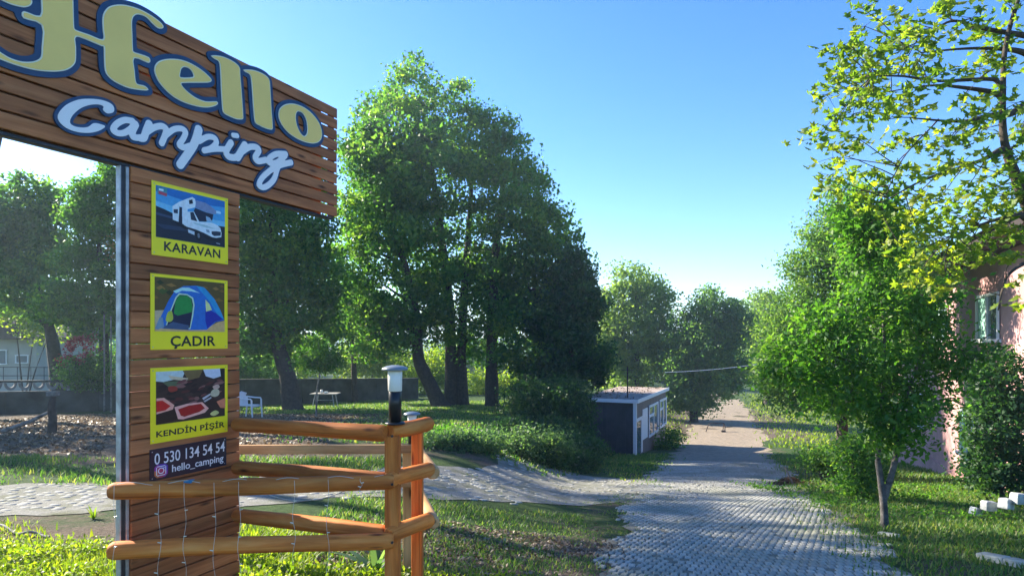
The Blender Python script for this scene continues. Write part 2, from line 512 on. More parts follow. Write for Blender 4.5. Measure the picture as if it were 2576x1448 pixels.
def strip(name, cx, cy, hw, lift, mat):
    """ribbon road sheet that follows the terrain"""
    pts = np.stack([cx, cy], -1)
    d = np.gradient(pts, axis=0); d /= np.linalg.norm(d, axis=1)[:, None]
    nrm = np.stack([d[:, 1], -d[:, 0]], -1)
    w = np.linspace(-1, 1, 15)
    s_ = np.arange(len(cx))
    wob = lambda p: 0.90 + 0.07 * np.sin(s_ * .9 + p) + 0.06 * np.sin(s_ * 2.3 + 2 * p) + 0.05 * np.sin(s_ * .37 + 3 * p)
    hl = np.where(w[None, :] < 0, (hw * wob(1.0))[:, None], (hw * wob(4.2))[:, None])
    V = pts[:, None, :] + nrm[:, None, :] * (w[None, :] * hl)[..., None]
    Z = hgt(V[..., 0], V[..., 1]) + lift
    n, k = V.shape[:2]
    idx = np.arange(n * k).reshape(n, k)
    q = np.stack([idx[:-1, :-1], idx[:-1, 1:], idx[1:, 1:], idx[1:, :-1]], -1).reshape(-1, 4)
    return np_mesh(name, np.concatenate([V, Z[..., None]], -1).reshape(-1, 3), q, 4, None, True)

ys = np.concatenate([np.arange(1.5, 30, 0.3), np.arange(30, 110, 1.0)])
road = link('road', strip('road', pw(ys, ROAD_C), ys, pw(ys, ROAD_H), 0.004, M['road']), M['road'])
tag(road, 'grey block-paved lane running downhill between grass verges', 'road', kind='structure')
xs = np.arange(-13, 3.0, 0.25)
lane = link('side_lane', strip('side_lane', xs, branch_y(xs), branch_h(xs) * np.interp(xs, [-1, 1], [1.0, .8]), 0.008, M['road']), M['gravel'])
tag(lane, 'narrow paved side lane crossing behind the log fence', 'road', kind='structure')

# pavers
PW_, PL_ = 0.07, 0.12
def paver_template(w, l, h=0.03, ch=0.008):
    a, b = w / 2, l / 2
    v = [(-a, -b, -h), (a, -b, -h), (a, b, -h), (-a, b, -h),
         (-a, -b, -ch), (a, -b, -ch), (a, b, -ch), (-a, b, -ch),
         (-a + ch, -b + ch, 0), (a - ch, -b + ch, 0), (a - ch, b - ch, 0), (-a + ch, b - ch, 0)]
    f = []
    for o in (0, 4):
        for k in range(4):
            f.append((o + k, o + (k + 1) % 4, o + 4 + (k + 1) % 4, o + 4 + k))
    f.append((8, 9, 10, 11))
    return np.array(v), np.array(f)
pv, pf = paver_template(PW_ - 0.012, PL_ - 0.012)

def lay(path_fn, s0, s1, hw_fn, keep_fn):
    out = []
    s, row = s0, 0
    while s < s1:
        (x, y), (dx, dy) = path_fn(s)
        L = math.hypot(dx, dy); dx, dy = dx / L, dy / L
        hw = hw_fn(s)
        nc = int(2 * hw / PW_)
        for c in range(nc):
            off = (c + 0.5) * PW_ - hw + (0.5 * PW_ if row % 2 else 0)
            px, py = x + dy * off, y - dx * off
            e = abs(off) / hw
            if e > 0.80 + 0.08 * math.sin(s * 1.9 + (1 if off > 0 else 4)) + 0.06 * math.sin(s * 5.1) + 0.12 * rng.random(): continue
            if not keep_fn(px, py): continue
            out.append((px, py, math.atan2(-dx, dy) + rng.normal(0, 0.02)))
        s += PL_; row += 1
    return out

def main_path(s):
    return (float(pw(s, ROAD_C)), s), (float(pw(s + .6, ROAD_C) - pw(s - .6, ROAD_C)), 1.2)
def br_path(s):
    return (s, float(branch_y(s))), (1.0, float(branch_y(s + .6) - branch_y(s - .6)) / 1.2)
main_p = lay(main_path, 3.6, 22.0, lambda s: float(pw(s, ROAD_H)), lambda x, y: rng.random() > 0.05)
br_p = lay(br_path, -8.5, 2.6, lambda s: float(branch_h(s)) * (1.0 if s < -.5 else .85),
           lambda x, y: (abs(x - pw(y, ROAD_C)) > pw(y, ROAD_H) - 0.05) and rng.random() > 0.72)

def place_pavers(lst):
    a = np.array(lst)
    z = hgt(a[:, 0], a[:, 1]) + 0.015 + rng.normal(0, 0.0016, len(a))
    return a, z

a_m, z_m = place_pavers(main_p)
vis = (a_m[:, 1] > 4.9) & (np.abs(a_m[:, 0]) / a_m[:, 1] < 0.80)
near_idx = np.where(vis)[0]
near_idx = near_idx[np.argsort(a_m[near_idx, 1])][:300]
near_set = set(near_idx.tolist())
pm = bpy.data.meshes.new('paver')
pm.from_pydata([tuple(p) for p in pv], [], [tuple(f) for f in pf]); pm.materials.append(M['paver'])
for i in near_idx:
    o = bpy.data.objects.new('paver', pm)
    x, y, r = a_m[i]
    sl = (hz(x, y + .1) - hz(x, y - .1)) / .2
    slx = (hz(x + .1, y) - hz(x - .1, y)) / .2
    o.location = (x, y, z_m[i])
    nrm = Vector((-slx + rng.normal(0, .007), -sl + rng.normal(0, .007), 1)).normalized()
    o.rotation_mode = 'QUATERNION'
    o.rotation_quaternion = nrm.to_track_quat('Z', 'Y') @ Matrix.Rotation(r, 3, 'Z').to_quaternion()
    C.objects.link(o); o.parent = road

def join_pavers(name, a, z, parent):
    n = len(a)
    cr, sr = np.cos(a[:, 2])[:, None], np.sin(a[:, 2])[:, None]
    X = a[:, 0][:, None] + pv[:, 0] * cr - pv[:, 1] * sr
    Y = a[:, 1][:, None] + pv[:, 0] * sr + pv[:, 1] * cr
    Z = hgt(X, Y) + 0.015 + pv[:, 2] + rng.normal(0, 0.0016, n)[:, None]
    V = np.stack([X, Y, Z], -1).reshape(-1, 3)
    Fc = (np.arange(n)[:, None, None] * len(pv) + pf[None]).reshape(-1, 4)
    o = link(name, np_mesh(name, V, Fc, 4, {'rnd': np.repeat(rng.random(n), len(pv))}), M['paver'], parent)
    tag(o, kind='stuff')
mask = np.ones(len(a_m), bool); mask[near_idx] = False
join_pavers('paving_blocks', a_m[mask], z_m[mask], road)
a_b, z_b = place_pavers(br_p)
join_pavers('paving_blocks', a_b, z_b, lane)

# ------------------------------------------------------------------ the big T-shaped sign
TH = math.atan2(2000 - CX, F)                  # heading of the sign's face
SO = Vector(((330 - CX) / F * 3.48, 3.48, 0))  # left edge of its pillar
SD = Vector((math.sin(TH), math.cos(TH), 0)); SN = Vector((math.cos(TH), -math.sin(TH), 0))
SM = Matrix(((SD.x, 0, SN.x, 0), (SD.y, 0, SN.y, 0), (0, 1, 0, 0), (0, 0, 0, 1)))   # local u, v(up), n -> world
SM.translation = SO

def suv(px, py):
    """picture position -> (u, height) on the face of the sign"""
    k = (px - CX) / F
    # O + u*D = (k*Y, Y)
    u = (k * SO.y - SO.x) / (SD.x - k * SD.y)
    Y = SO.y + u * SD.y
    return u, EYE - (py - HY) / F * Y

sign = empty('camp_sign')
sign.matrix_world = SM
sign.rotation_mode = 'XYZ'
tag(sign, 'tall T-shaped brown timber signboard lettered Hello Camping, posters down its pillar', 'sign')

def on_sign(name, me, mat, parent=None, loc=(0, 0, 0)):
    o = bpy.data.objects.new(name, me)
    if len(me.materials) == 0:
        for m in (mat if isinstance(mat, (list, tuple)) else [mat]): me.materials.append(m)
    C.objects.link(o)
    o.parent = parent if parent is not None else sign
    o.location = loc
    return o

def box_mesh(name, hx, hy, hz_, bev=0.004):
    mb = MB()
    a = (hx, hy, hz_)
    # chamfered front (local +Z)
    v = [(-hx, -hy, -hz_), (hx, -hy, -hz_), (hx, hy, -hz_), (-hx, hy, -hz_),
         (-hx, -hy, hz_ - bev), (hx, -hy, hz_ - bev), (hx, hy, hz_ - bev), (-hx, hy, hz_ - bev),
         (-hx + bev, -hy + bev, hz_), (hx - bev, -hy + bev, hz_), (hx - bev, hy - bev, hz_), (-hx + bev, hy - bev, hz_)]
    f = [(3, 2, 1, 0)]
    for o in (0, 4):
        for k in range(4): f.append((o + k, o + (k + 1) % 4, o + 4 + (k + 1) % 4, o + 4 + k))
    f.append((8, 9, 10, 11))
    mb.add(v, f)
    return mb.mesh(name)

U0, U1 = -0.92, suv(848, 400)[0]
PU1 = suv(603, 900)[0]
V0, V1 = 2.556, 3.421
NB = 10
pit = (V1 - V0) / NB
bt = 0.011
long_board = box_mesh('board', (U1 - U0) / 2, (pit - 0.012) / 2, .005, .002)
for k in range(NB):
    o = on_sign('board', long_board, M['board'], None, ((U0 + U1) / 2 + random.uniform(-.003, .003), V0 + (k + .5) * pit, -.005 + random.uniform(-.001, .001)))
ppit = 0.0885
short_board = box_mesh('board', PU1 / 2, (ppit - 0.007) / 2, bt)
k = 0
v = V0 - 0.012 - ppit / 2
while v > -0.05:
    on_sign('board', short_board, M['board'], None, (PU1 / 2 + random.uniform(-.003, .003), v, -bt + random.uniform(-.0015, .0015)))
    v -= ppit
# boards on the far side, set half a step lower so that light shows only where they stop short
bk_end = U1 - 0.10
slit = (suv(408, 120)[0], suv(516, 165)[0])
for k in range(NB + 1):
    vc = V0 + k * pit
    segs = [(U0, bk_end)]
    if k == 7: segs = [(U0, slit[0]), (slit[1], bk_end)]
    for a, b in segs:
        hh = (pit - 0.004) / 2 if 0 < k < NB else pit / 4
        vcc = vc if 0 < k < NB else (vc + pit / 4 if k == 0 else vc - pit / 4)
        on_sign('back_board', box_mesh('back_board', (b - a) / 2, hh, 0.009), M['board'], None, ((a + b) / 2, vcc, -0.082))
pv_ = V0 - 0.06
while pv_ > 0.0:
    on_sign('back_board', box_mesh('back_board', PU1 / 2 - 0.003, ppit / 2 - 0.003, 0.009), M['board'], None, (PU1 / 2, pv_, -0.082))
    pv_ -= ppit
def sbar(name, u0, u1, v0, v1, n0, n1, mat):
    return on_sign(name, box_mesh(name, (u1 - u0) / 2, (v1 - v0) / 2, (n1 - n0) / 2, 0.002), mat, None, ((u0 + u1) / 2, (v0 + v1) / 2, (n0 + n1) / 2))
sbar('steel_post', -0.044, -0.020, -0.05, V0 - 0.022, -0.062, -0.020, M['darksteel'])
sbar('edge_strip', -0.0195, -0.003, -0.05, V0 - 0.022, -0.05, -0.012, M['galv'])
sbar('edge_strip', -0.052, -0.0445, -0.05, V0 - 0.022, -0.05, -0.016, M['galv'])
sbar('steel_post', PU1 - 0.052, PU1 - 0.006, -0.05, V0 - 0.022, -0.071, -0.0235, M['darksteel'])
sbar('frame_bar', U0, U1 - 0.02, V0 - 0.020, V0 - 0.001, -0.072, -0.0245, M['darksteel'])
sbar('frame_bar', U0, U1 - 0.02, V1 - 0.03, V1 - 0.004, -0.072, -0.0245, M['darksteel'])
sbar('frame_bar', U1 - 0.03, U1 - 0.006, V0 + 0.002, V1 - 0.032, -0.072, -0.0245, M['darksteel'])

# ---- cut-out lettering: a distance field on the face of the sign, meshed by marching squares
def cat_rom(pts, closed=True, sub=6):
    P = np.array(pts, float); n = len(P); out = []
    rngi = range(n) if closed else range(n - 1)
    for i in rngi:
        if closed: p0, p1, p2, p3 = P[i - 1], P[i], P[(i + 1) % n], P[(i + 2) % n]
        else: p0, p1, p2, p3 = P[max(i - 1, 0)], P[i], P[i + 1], P[min(i + 2, n - 1)]
        # keep true corners sharp
        for t in np.linspace(0, 1, sub, endpoint=False):
            m1, m2 = (p2 - p0) / 2, (p3 - p1) / 2
            L = np.linalg.norm(p2 - p1)
            for m in (m1, m2):
                ml = np.linalg.norm(m)
                if ml > L: m *= L / ml
            t2, t3 = t * t, t * t * t
            out.append((2 * t3 - 3 * t2 + 1) * p1 + (t3 - 2 * t2 + t) * m1 + (-2 * t3 + 3 * t2) * p2 + (t3 - t2) * m2)
    if not closed: out.append(P[-1])
    return np.array(out)

def sdf_poly(G, loops):
    d2 = np.full(len(G), 1e18); inside = np.zeros(len(G), bool)
    for L in loops:
        A, B = L, np.roll(L, -1, 0)
        for a, b in zip(A, B):
            e = b - a; w = G - a
            t = np.clip((w @ e) / max(e @ e, 1e-12), 0, 1)
            dd = w - t[:, None] * e
            d2 = np.minimum(d2, (dd * dd).sum(1))
            c = ((a[1] <= G[:, 1]) != (b[1] <= G[:, 1]))
            with np.errstate(divide='ignore', invalid='ignore'):
                xi = a[0] + (G[:, 1] - a[1]) * e[0] / (e[1] if e[1] != 0 else 1e-12)
            inside ^= c & (G[:, 0] < xi)
    d = np.sqrt(d2)
    return np.where(inside, -d, d)

def sdf_strokes(G, strokes):
    best = np.full(len(G), 1e9)
    for pts, rad in strokes:
        for i in range(len(pts) - 1):
            a, b = pts[i], pts[i + 1]; ra, rb = rad[i], rad[i + 1]
            e = b - a; w = G - a
            t = np.clip((w @ e) / max(e @ e, 1e-12), 0, 1)
            dd = w - t[:, None] * e
            best = np.minimum(best, np.sqrt((dd * dd).sum(1)) - (ra + (rb - ra) * t))
    return best

def march(name, fn, lo, hi, cell, off, z0, z1):
    """solid plate where fn(G) < off, between heights z0 and z1"""
    xs = np.arange(lo[0], hi[0] + cell, cell); ys_ = np.arange(lo[1], hi[1] + cell, cell)
    X, Y = np.meshgrid(xs, ys_)
    D = fn(np.stack([X.ravel(), Y.ravel()], -1)).reshape(X.shape) - off
    vid, V, Fs = {}, [], []
    def corner(i, j):
        k = ('c', i, j)
        if k not in vid:
            vid[k] = len(V); V.append((xs[j], ys_[i]))
        return vid[k]
    def edge(i, j, i2, j2):
        k = ('e', i, j, i2, j2) if (i, j) < (i2, j2) else ('e', i2, j2, i, j)
        if k not in vid:
            a, b = D[i, j], D[i2, j2]; t = a / (a - b)
            vid[k] = len(V); V.append((xs[j] + (xs[j2] - xs[j]) * t, ys_[i] + (ys_[i2] - ys_[i]) * t))
        return vid[k]
    ins = D < 0
    act = ins[:-1, :-1] | ins[1:, :-1] | ins[:-1, 1:] | ins[1:, 1:]
    border = []
    for i, j in zip(*np.where(act)):
        cs = [(i, j), (i, j + 1), (i + 1, j + 1), (i + 1, j)]
        poly = []
        kinds = []
        for n in range(4):
            a, b = cs[n], cs[(n + 1) % 4]
            if ins[a]: poly.append(corner(*a)); kinds.append(0)
            if ins[a] != ins[b]: poly.append(edge(*a, *b)); kinds.append(1 if ins[a] else 2)
        if len(poly) < 3: continue
        Fs.append(tuple(poly))
        for n in range(len(poly)):
            if kinds[n] == 1 and kinds[(n + 1) % len(poly)] == 2:
                border.append((poly[n], poly[(n + 1) % len(poly)]))
    nV = len(V)
    verts = [(x, y, z1) for x, y in V] + [(x, y, z0) for x, y in V]
    faces = list(Fs) + [(b + nV, a + nV)[::-1] + (b, a)[::1] if False else (a, a + nV, b + nV, b) for a, b in border]
    me = bpy.data.meshes.new(name)
    me.from_pydata(verts, [], faces)
    me.update()
    return me

def zoomer(x0, y0, s):
    return lambda p: suv((x0 + p[0] * s) / 1.4913, (y0 + p[1] * s) / 1.4913)
zA, zB, zC = zoomer(0, 0, .25621), zoomer(540, 180, .29503), zoomer(180, 340, .36491)

hello = {
 'H': (zA, [[(445,30),(420,95),(330,122),(150,85),(0,20),(-150,-60),(-230,-200),(-150,-380),(100,-520),(450,-580),(800,-560),(980,-420),(1040,-200),(1045,0),(1050,200),(1060,430),(1090,455),(1280,520),(1480,590),(1480,450),(1475,300),(1495,200),(1570,110),(1700,80),(1830,90),(2000,140),(2150,215),(2290,310),(2360,380),(2365,420),(2330,432),(2280,420),(2210,360),(2130,275),(2050,235),(1980,225),(1925,260),(1905,340),(1910,500),(1920,760),(1940,775),(2155,850),(2160,935),(1940,860),(1945,1050),(1960,1200),(1985,1240),(2090,1265),(2150,1330),(2000,1325),(1830,1290),(1650,1205),(1560,1130),(1515,1050),(1500,900),(1495,690),(1470,690),(1280,610),(1085,550),(1085,700),(1085,860),(1070,940),(1000,1010),(900,1050),(720,1060),(500,1040),(250,980),(0,890),(-200,790),(-150,700),(0,790),(120,860),(280,910),(420,915),(520,890),(575,840),(585,700),(585,380),(320,280),(315,175),(560,245),(575,0),(570,-250),(500,-370),(300,-400),(80,-320),(0,-200),(80,-90),(250,-50),(390,-30)]]),
 'e': (zB, [[(110,300),(120,230),(170,175),(270,148),(400,150),(520,180),(640,240),(740,310),(810,375),(838,415),(825,440),(780,450),(450,455),(470,500),(540,570),(640,640),(760,685),(900,685),(920,715),(880,745),(780,765),(650,750),(500,705),(370,640),(270,560),(190,470),(140,390)],
            [(440,380),(440,320),(455,270),(500,250),(560,275),(595,320),(605,375)]]),
 'l': (zB, [[(830,105),(950,110),(1060,150),(1150,205),(1195,260),(1200,330),(1225,650),(1240,890),(1230,915),(1150,910),(1040,865),(990,830),(975,780),(960,560),(945,250),(930,180),(880,150)]]),
 'l2': (zB, [[(1240,285),(1350,285),(1450,315),(1530,360),(1570,410),(1580,480),(1600,800),(1615,1020),(1605,1045),(1530,1030),(1430,985),(1390,950),(1375,850),(1350,500),(1335,370),(1310,335),(1270,315)]]),
 'o': (zB, [[(1690,830),(1710,770),(1770,725),(1860,712),(1970,740),(2070,800),(2150,880),(2210,970),(2240,1070),(2235,1150),(2200,1200),(2130,1220),(2020,1200),(1900,1145),(1800,1070),(1730,980),(1695,900)],
            [(1910,850),(1935,812),(1990,830),(2035,900),(2055,1000),(2050,1090),(2015,1125),(1970,1090),(1930,1010),(1910,930)]]),
}
for i, (ch, (zf, loops)) in enumerate(hello.items()):
    L = [cat_rom([zf(p) for p in lp], True, 3) for lp in loops]
    allp = np.concatenate(L)
    lo, hi = allp.min(0) - 0.05, allp.max(0) + 0.05
    hi[1] = min(hi[1], V1 + 0.03)
    fn = lambda G, L=L: sdf_poly(G, L)
    st = i * 0.0003
    face = on_sign('letter', march('letter', fn, lo, hi, 0.0075, -0.0055, 0.013, 0.0172 + st), M['gold'])
    on_sign('letter_edge', march('letter_edge', fn, lo, hi, 0.0075, 0.0, 0.010, 0.0155 + st), M['cream'], face)
    on_sign('letter_backing', march('letter_backing', fn, lo, hi, 0.0085, 0.027, 0.0015, 0.0105 + st), M['blue'], face)

def st(pts, w):
    return pts, w
camping = [
 ('poly', [(660,190),(655,225),(620,240),(580,235),(545,200),(555,170),(510,150),(430,150),(330,180),(250,240),(210,300),(210,345),(260,375),(340,385),(400,375),(450,340),(520,350),(570,375),(500,420),(400,440),(280,430),(180,395),(110,340),(80,275),(110,210),(180,145),(290,100),(400,90),(520,100),(600,125),(645,155)]),
 ('str', [([(850,318),(770,308),(690,345),(650,405),(690,440),(760,440),(830,400),(880,345)], 62), ([(885,355),(850,430),(855,480),(925,490)], 64)]),
 ('str', [([(1020,345),(990,420),(965,490),(930,492)], 74), ([(985,440),(1070,385),(1150,370),(1195,400),(1185,460),(1150,545)], 62), ([(1185,470),(1270,405),(1350,395),(1395,430),(1370,500),(1330,560),(1370,590),(1440,570)], 56)]),
 ('str', [([(1530,405),(1480,560),(1340,765)], 84), ([(1535,525),(1620,480),(1690,490),(1712,540),(1660,595),(1590,615)], 54), ([(1585,622),(1690,605),(1800,605)], 52)]),
 ('str', [([(1862,540),(1812,630),(1835,680),(1900,692),(1940,670)], 62), ([(1885,463),(1925,468)], 46)]),
 ('str', [([(2005,565),(1930,690)], 72), ([(1965,640),(2050,585),(2120,585),(2150,620),(2110,690),(2140,728),(2220,715)], 56)]),
 ('str', [([(2425,655),(2330,655),(2260,695),(2245,735),(2290,750),(2350,735),(2420,670)], 52), ([(2400,690),(2345,790),(2300,920),(2210,995),(2150,975),(2190,890),(2300,800),(2400,760),(2480,742)], 52)]),
]
ZC_M = 0.00092   # metres per traced unit, about
for i, (kind, data) in enumerate(camping):
    if kind == 'poly':
        L = [cat_rom([zC(p) for p in data], True, 3)]
        allp = L[0]; fn = lambda G, L=L: sdf_poly(G, L)
    else:
        S = []
        for pts, w in data:
            P = cat_rom(pts, False, 4)
            uv = np.array([zC(p) for p in P])
            du = np.array([zC((p[0] + 10, p[1]))[0] - zC(p)[0] for p in P]) / 10
            dv = np.array([zC(p)[1] - zC((p[0], p[1] + 10))[1] for p in P]) / 10
            S.append((uv, np.maximum(0.004, w * 0.5 * np.sqrt(du * dv) * 0.98)))
        allp = np.concatenate([s[0] for s in S]); fn = lambda G, S=S: sdf_strokes(G, S)
    lo, hi = allp.min(0) - 0.07, allp.max(0) + 0.07
    z = i * 0.0003
    face = on_sign('letter', march('letter', fn, lo, hi, 0.006, 0.0, 0.010, 0.0160 + z), M['white'])
    on_sign('letter_backing', march('letter_backing', fn, lo, hi, 0.0075, 0.016, 0.0012, 0.0128 - z), M['blue'], face)

# ------------------------------------------------------------------ posters on the pillar
def text_mesh(name, txt, bold=0.0, extrude=0.0003, track=1.0):
    cu = bpy.data.curves.new(name, 'FONT')
    cu.body = txt
    cu.size = 1.0
    cu.offset = bold
    cu.extrude = extrude
    cu.space_character = track
    cu.resolution_u = 3
    o = bpy.data.objects.new(name, cu)
    C.objects.link(o)
    dg = bpy.context.evaluated_depsgraph_get()
    me = bpy.data.meshes.new_from_object(o.evaluated_get(dg))
    bpy.data.objects.remove(o)
    bpy.data.curves.remove(cu)
    return me

def fit_text(name, txt, u0, u1, v0, v1, mat, parent, bold=0.0, z=0.0005, track=1.0):
    me = text_mesh(name, txt, bold, 0.0003, track)
    n = len(me.vertices)
    co = np.zeros(n * 3, np.float32); me.vertices.foreach_get('co', co); co = co.reshape(-1, 3)
    lo, hi = co.min(0), co.max(0)
    co[:, 0] = u0 + (co[:, 0] - lo[0]) / (hi[0] - lo[0]) * (u1 - u0)
    co[:, 1] = v0 + (co[:, 1] - lo[1]) / (hi[1] - lo[1]) * (v1 - v0)
    co[:, 2] = z + (co[:, 2] - lo[2])
    me.vertices.foreach_set('co', co.ravel()); me.update()
    me.materials.clear(); me.materials.append(mat)
    o = bpy.data.objects.new(name, me); C.objects.link(o); o.parent = parent
    return o

class Print:
    """flat printed picture: coloured outlines, each a hair above the last"""
    def __init__(s, w, h, u0, v0):
        s.w, s.h, s.u0, s.v0 = w, h, u0, v0
        s.v, s.f, s.m, s.mats = [], [], [], []
        s.z = 0.0006
    def poly(s, pts, mat, smooth=False, tri=False):
        if smooth: pts = [tuple(p) for p in cat_rom(pts, True, 4)]
        if mat not in s.mats: s.mats.append(mat)
        b = len(s.v)
        s.v += [(s.u0 + x * s.w, s.v0 + (1 - y) * s.h, s.z) for x, y in pts]
        s.f.append(tuple(range(b, b + len(pts)))); s.m.append(s.mats.index(mat))
        s.z += 0.00006
    def build(s, name, parent):
        me = bpy.data.meshes.new(name)
        me.from_pydata(s.v, [], s.f)
        me.polygons.foreach_set('material_index', s.m)
        for m in s.mats: me.materials.append(m)
        me.update()
        import bmesh
        bm = bmesh.new(); bm.from_mesh(me)
        bmesh.ops.triangulate(bm, faces=[f for f in bm.faces if len(f.verts) > 4])
        for f in bm.faces:
            f.normal_update()
            if f.normal.z < 0: f.normal_flip()
        bm.to_mesh(me); bm.free()
        o = bpy.data.objects.new(name, me); C.objects.link(o); o.parent = parent
        return o

_pm = {}
def ink(r, g, b, var=0.12, sc=40):
    k = (r, g, b)
    if k not in _pm:
        lin = tuple(((c / 255) / 12.92 if c < 10 else (((c / 255) + 0.055) / 1.055) ** 2.4) for c in k)
        _pm[k] = plain('print_%02x%02x%02x' % k, lin, 0.4, var, sc)
    return _pm[k]

def poster(name, label, cat, u0, u1, v0, v1, mat, group=None):
    root = empty(name)
    root.matrix_world = SM @ Matrix.Translation(((u0 + u1) / 2, v0, 0.0035))
    tag(root, label, cat, group)
    w, h = (u1 - u0), (v1 - v0)
    me = box_mesh('panel', w / 2, h / 2, 0.0015, 0.0006)
    p = bpy.data.objects.new('panel', me); me.materials.append(mat); C.objects.link(p); p.parent = root
    p.location = (0, h / 2, 0)
    for sx in (-1, 1):
        for sy in (0, 1):
            mb = MB(); mb.lathe((sx * (w / 2 - 0.015), 0.015 if sy == 0 else h - 0.015, 0.0014), [(0.0035, 0), (0.0035, 0.001), (0.001, 0.0016)], 8)
            s_ = bpy.data.objects.new('screw', mb.mesh('screw')); s_.data.materials.append(M['galv']); C.objects.link(s_); s_.parent = root
    return root, w, h

PL0, PL1 = suv(380, 500)[0], suv(572, 500)[0]
GP = 'yellow bordered picture posters on the pillar'
# caravan poster
r1, w, h = poster('poster', 'top yellow poster with motorhome picture and the word KARAVAN', 'poster', PL0, PL1, 2.07, 2.49, M['poster'], GP)
Z0 = 0.0016
def frame_rect(w, h, l, r, t, b):
    return (-w / 2 + l, h - t, w - l - r, h - t - b)
pw_, ph_ = w - 0.05, h * 0.70
P = Print(pw_, ph_, -w / 2 + 0.025, h - 0.022 - ph_); P.z = Z0
P.poly([(0, 0), (1, 0), (1, 1), (0, 1)], ink(70, 160, 215))
P.poly([(0, 0), (1, 0), (1, .13), (.5, .2), (0, .12)], ink(20, 110, 185), False)
P.poly([(0, .3), (.3, .36), (.6, .45), (1, .44), (1, .66), (0, .66)], ink(120, 195, 230))
P.poly([(.02, .02), (.15, .02), (.15, .17), (.02, .17)], ink(60, 140, 150))
P.poly([(.03, .10), (.15, .12), (.14, .18), (.04, .16)], ink(190, 70, 90))
P.poly([(.04, .05), (.10, .05), (.10, .09), (.04, .09)], ink(225, 235, 235))
P.poly([(.84, .25), (.92, .24), (.93, .29), (.84, .29)], ink(190, 225, 245), True)
P.poly([(0, .40), (.10, .43), (.22, .48), (.5, .55), (.8, .56), (1, .55), (1, 1), (0, 1)], ink(20, 28, 48))
P.poly([(0, .52), (.3, .56), (.3, .60), (0, .57)], ink(52, 68, 98))
P.poly([(0, .74), (.35, .72), (.5, .78), (.1, .82)], ink(38, 52, 78))
body = ink(222, 234, 240)
P.poly([(.22, .34), (.31, .23), (.41, .14), (.50, .07), (.54, .10), (.55, .18), (.54, .27), (.43, .34), (.43, .70), (.39, .68), (.356, .65), (.355, .32), (.315, .32), (.305, .63), (.225, .61)], body)
P.poly([(.315, .33), (.352, .33), (.352, .66), (.308, .63)], ink(18, 26, 50))
P.poly([(.235, .40), (.295, .38), (.293, .47), (.237, .47)], ink(40, 56, 84))
P.poly([(.45, .15), (.50, .12), (.51, .20), (.455, .23)], ink(20, 28, 46))
P.poly([(.548, .12), (.70, .13), (.80, .19), (.861, .25), (.861, .32), (.80, .33), (.70, .32), (.548, .27)], ink(126, 142, 178))
P.poly([(.54, .28), (.70, .325), (.815, .335), (.80, .46), (.70, .52), (.60, .54), (.52, .35)], ink(22, 32, 58))
P.poly([(.43, .39), (.47, .38), (.52, .36), (.60, .55), (.70, .53), (.805, .52), (.88, .55), (.926, .595), (.944, .70), (.940, .785), (.86, .82), (.796, .82), (.667, .76), (.55, .72), (.43, .70)], body)
P.poly([(.468, .39), (.515, .37), (.572, .55), (.48, .54)], ink(28, 44, 66))
P.poly([(.70, .40), (.76, .42), (.80, .50), (.71, .50)], ink(150, 182, 208))
P.poly([(.50, .58), (.62, .585), (.74, .60), (.86, .64), (.70, .64), (.55, .62)], ink(180, 208, 212))
P.poly([(.787, .70), (.86, .68), (.935, .675), (.93, .76), (.83, .79), (.79, .76)], ink(36, 48, 70))
P.poly([(.70, .68), (.75, .68), (.76, .74), (.71, .73)], ink(128, 152, 170))
P.poly([(.435, .745), (.53, .77), (.53, .84), (.44, .81)], ink(198, 210, 220))
P.poly([(.545, .76), (.59, .74), (.63, .82), (.62, .93), (.57, .94), (.545, .86)], ink(8, 10, 18), True)
P.poly([(.575, .80), (.60, .79), (.61, .87), (.58, .88)], ink(110, 120, 134), True)
P.poly([(.64, .80), (.80, .85), (.94, .82), (.93, .89), (.72, .89)], ink(8, 12, 26))
P.poly([(.225, .62), (.305, .64), (.43, .71), (.40, .76), (.28, .69)], ink(8, 12, 26))
P.poly([(.86, .92), (.92, .93), (.92, .95), (.86, .94)], ink(150, 160, 175))
P.build('picture', r1)
fit_text('lettering', 'KARAVAN', -w * .355, w * .385, h * .075, h * .205, M['ink'], r1, 0.022, Z0, 1.08)

# tent poster
r2, w, h = poster('poster', 'middle yellow poster with blue dome tent picture and the word ÇADIR', 'poster', suv(377, 800)[0], suv(571, 800)[0], 1.534, 1.966, M['poster'], GP)
ph_ = h * 0.715
P = Print(w - 0.05, ph_, -w / 2 + 0.025, h - 0.018 - ph_); P.z = Z0
P.poly([(0, 0), (1, 0), (1, 1), (0, 1)], ink(92, 74, 30))
for q in range(26):
    x, y = random.random(), random.random() * .45
    a, b = random.uniform(.03, .09), random.uniform(.02, .06)
    P.poly([(max(0, x - a), y), (x, max(0, y - b)), (min(1, x + a), y + .01), (x, y + b)], random.choice([ink(70, 86, 30), ink(126, 92, 34), ink(46, 52, 18), ink(150, 110, 50)]), False)
P.poly([(0, .62), (.15, .6), (.2, .9), (0, .92)], ink(200, 178, 140))
P.poly([(0, .88), (.5, .93), (.75, .9), (.9, .8), (1, .77), (1, 1), (0, 1)], ink(214, 176, 116))
P.poly([(.02, .94), (.08, .72), (.18, .42), (.27, .22), (.38, .13), (.56, .10), (.70, .14), (.84, .34), (.93, .55), (.99, .76), (.86, .80), (.72, .96), (.45, .97)], ink(24, 108, 196))
P.poly([(.56, .10), (.68, .12), (.84, .34), (.93, .55), (.99, .74), (.90, .68), (.78, .42), (.69, .28)], ink(28, 150, 205))
P.poly([(.70, .52), (.86, .62), (.98, .74), (.84, .80), (.73, .94), (.70, .78)], ink(14, 40, 160))
P.poly([(.70, .36), (.76, .44), (.80, .56), (.71, .60)], ink(215, 225, 150))
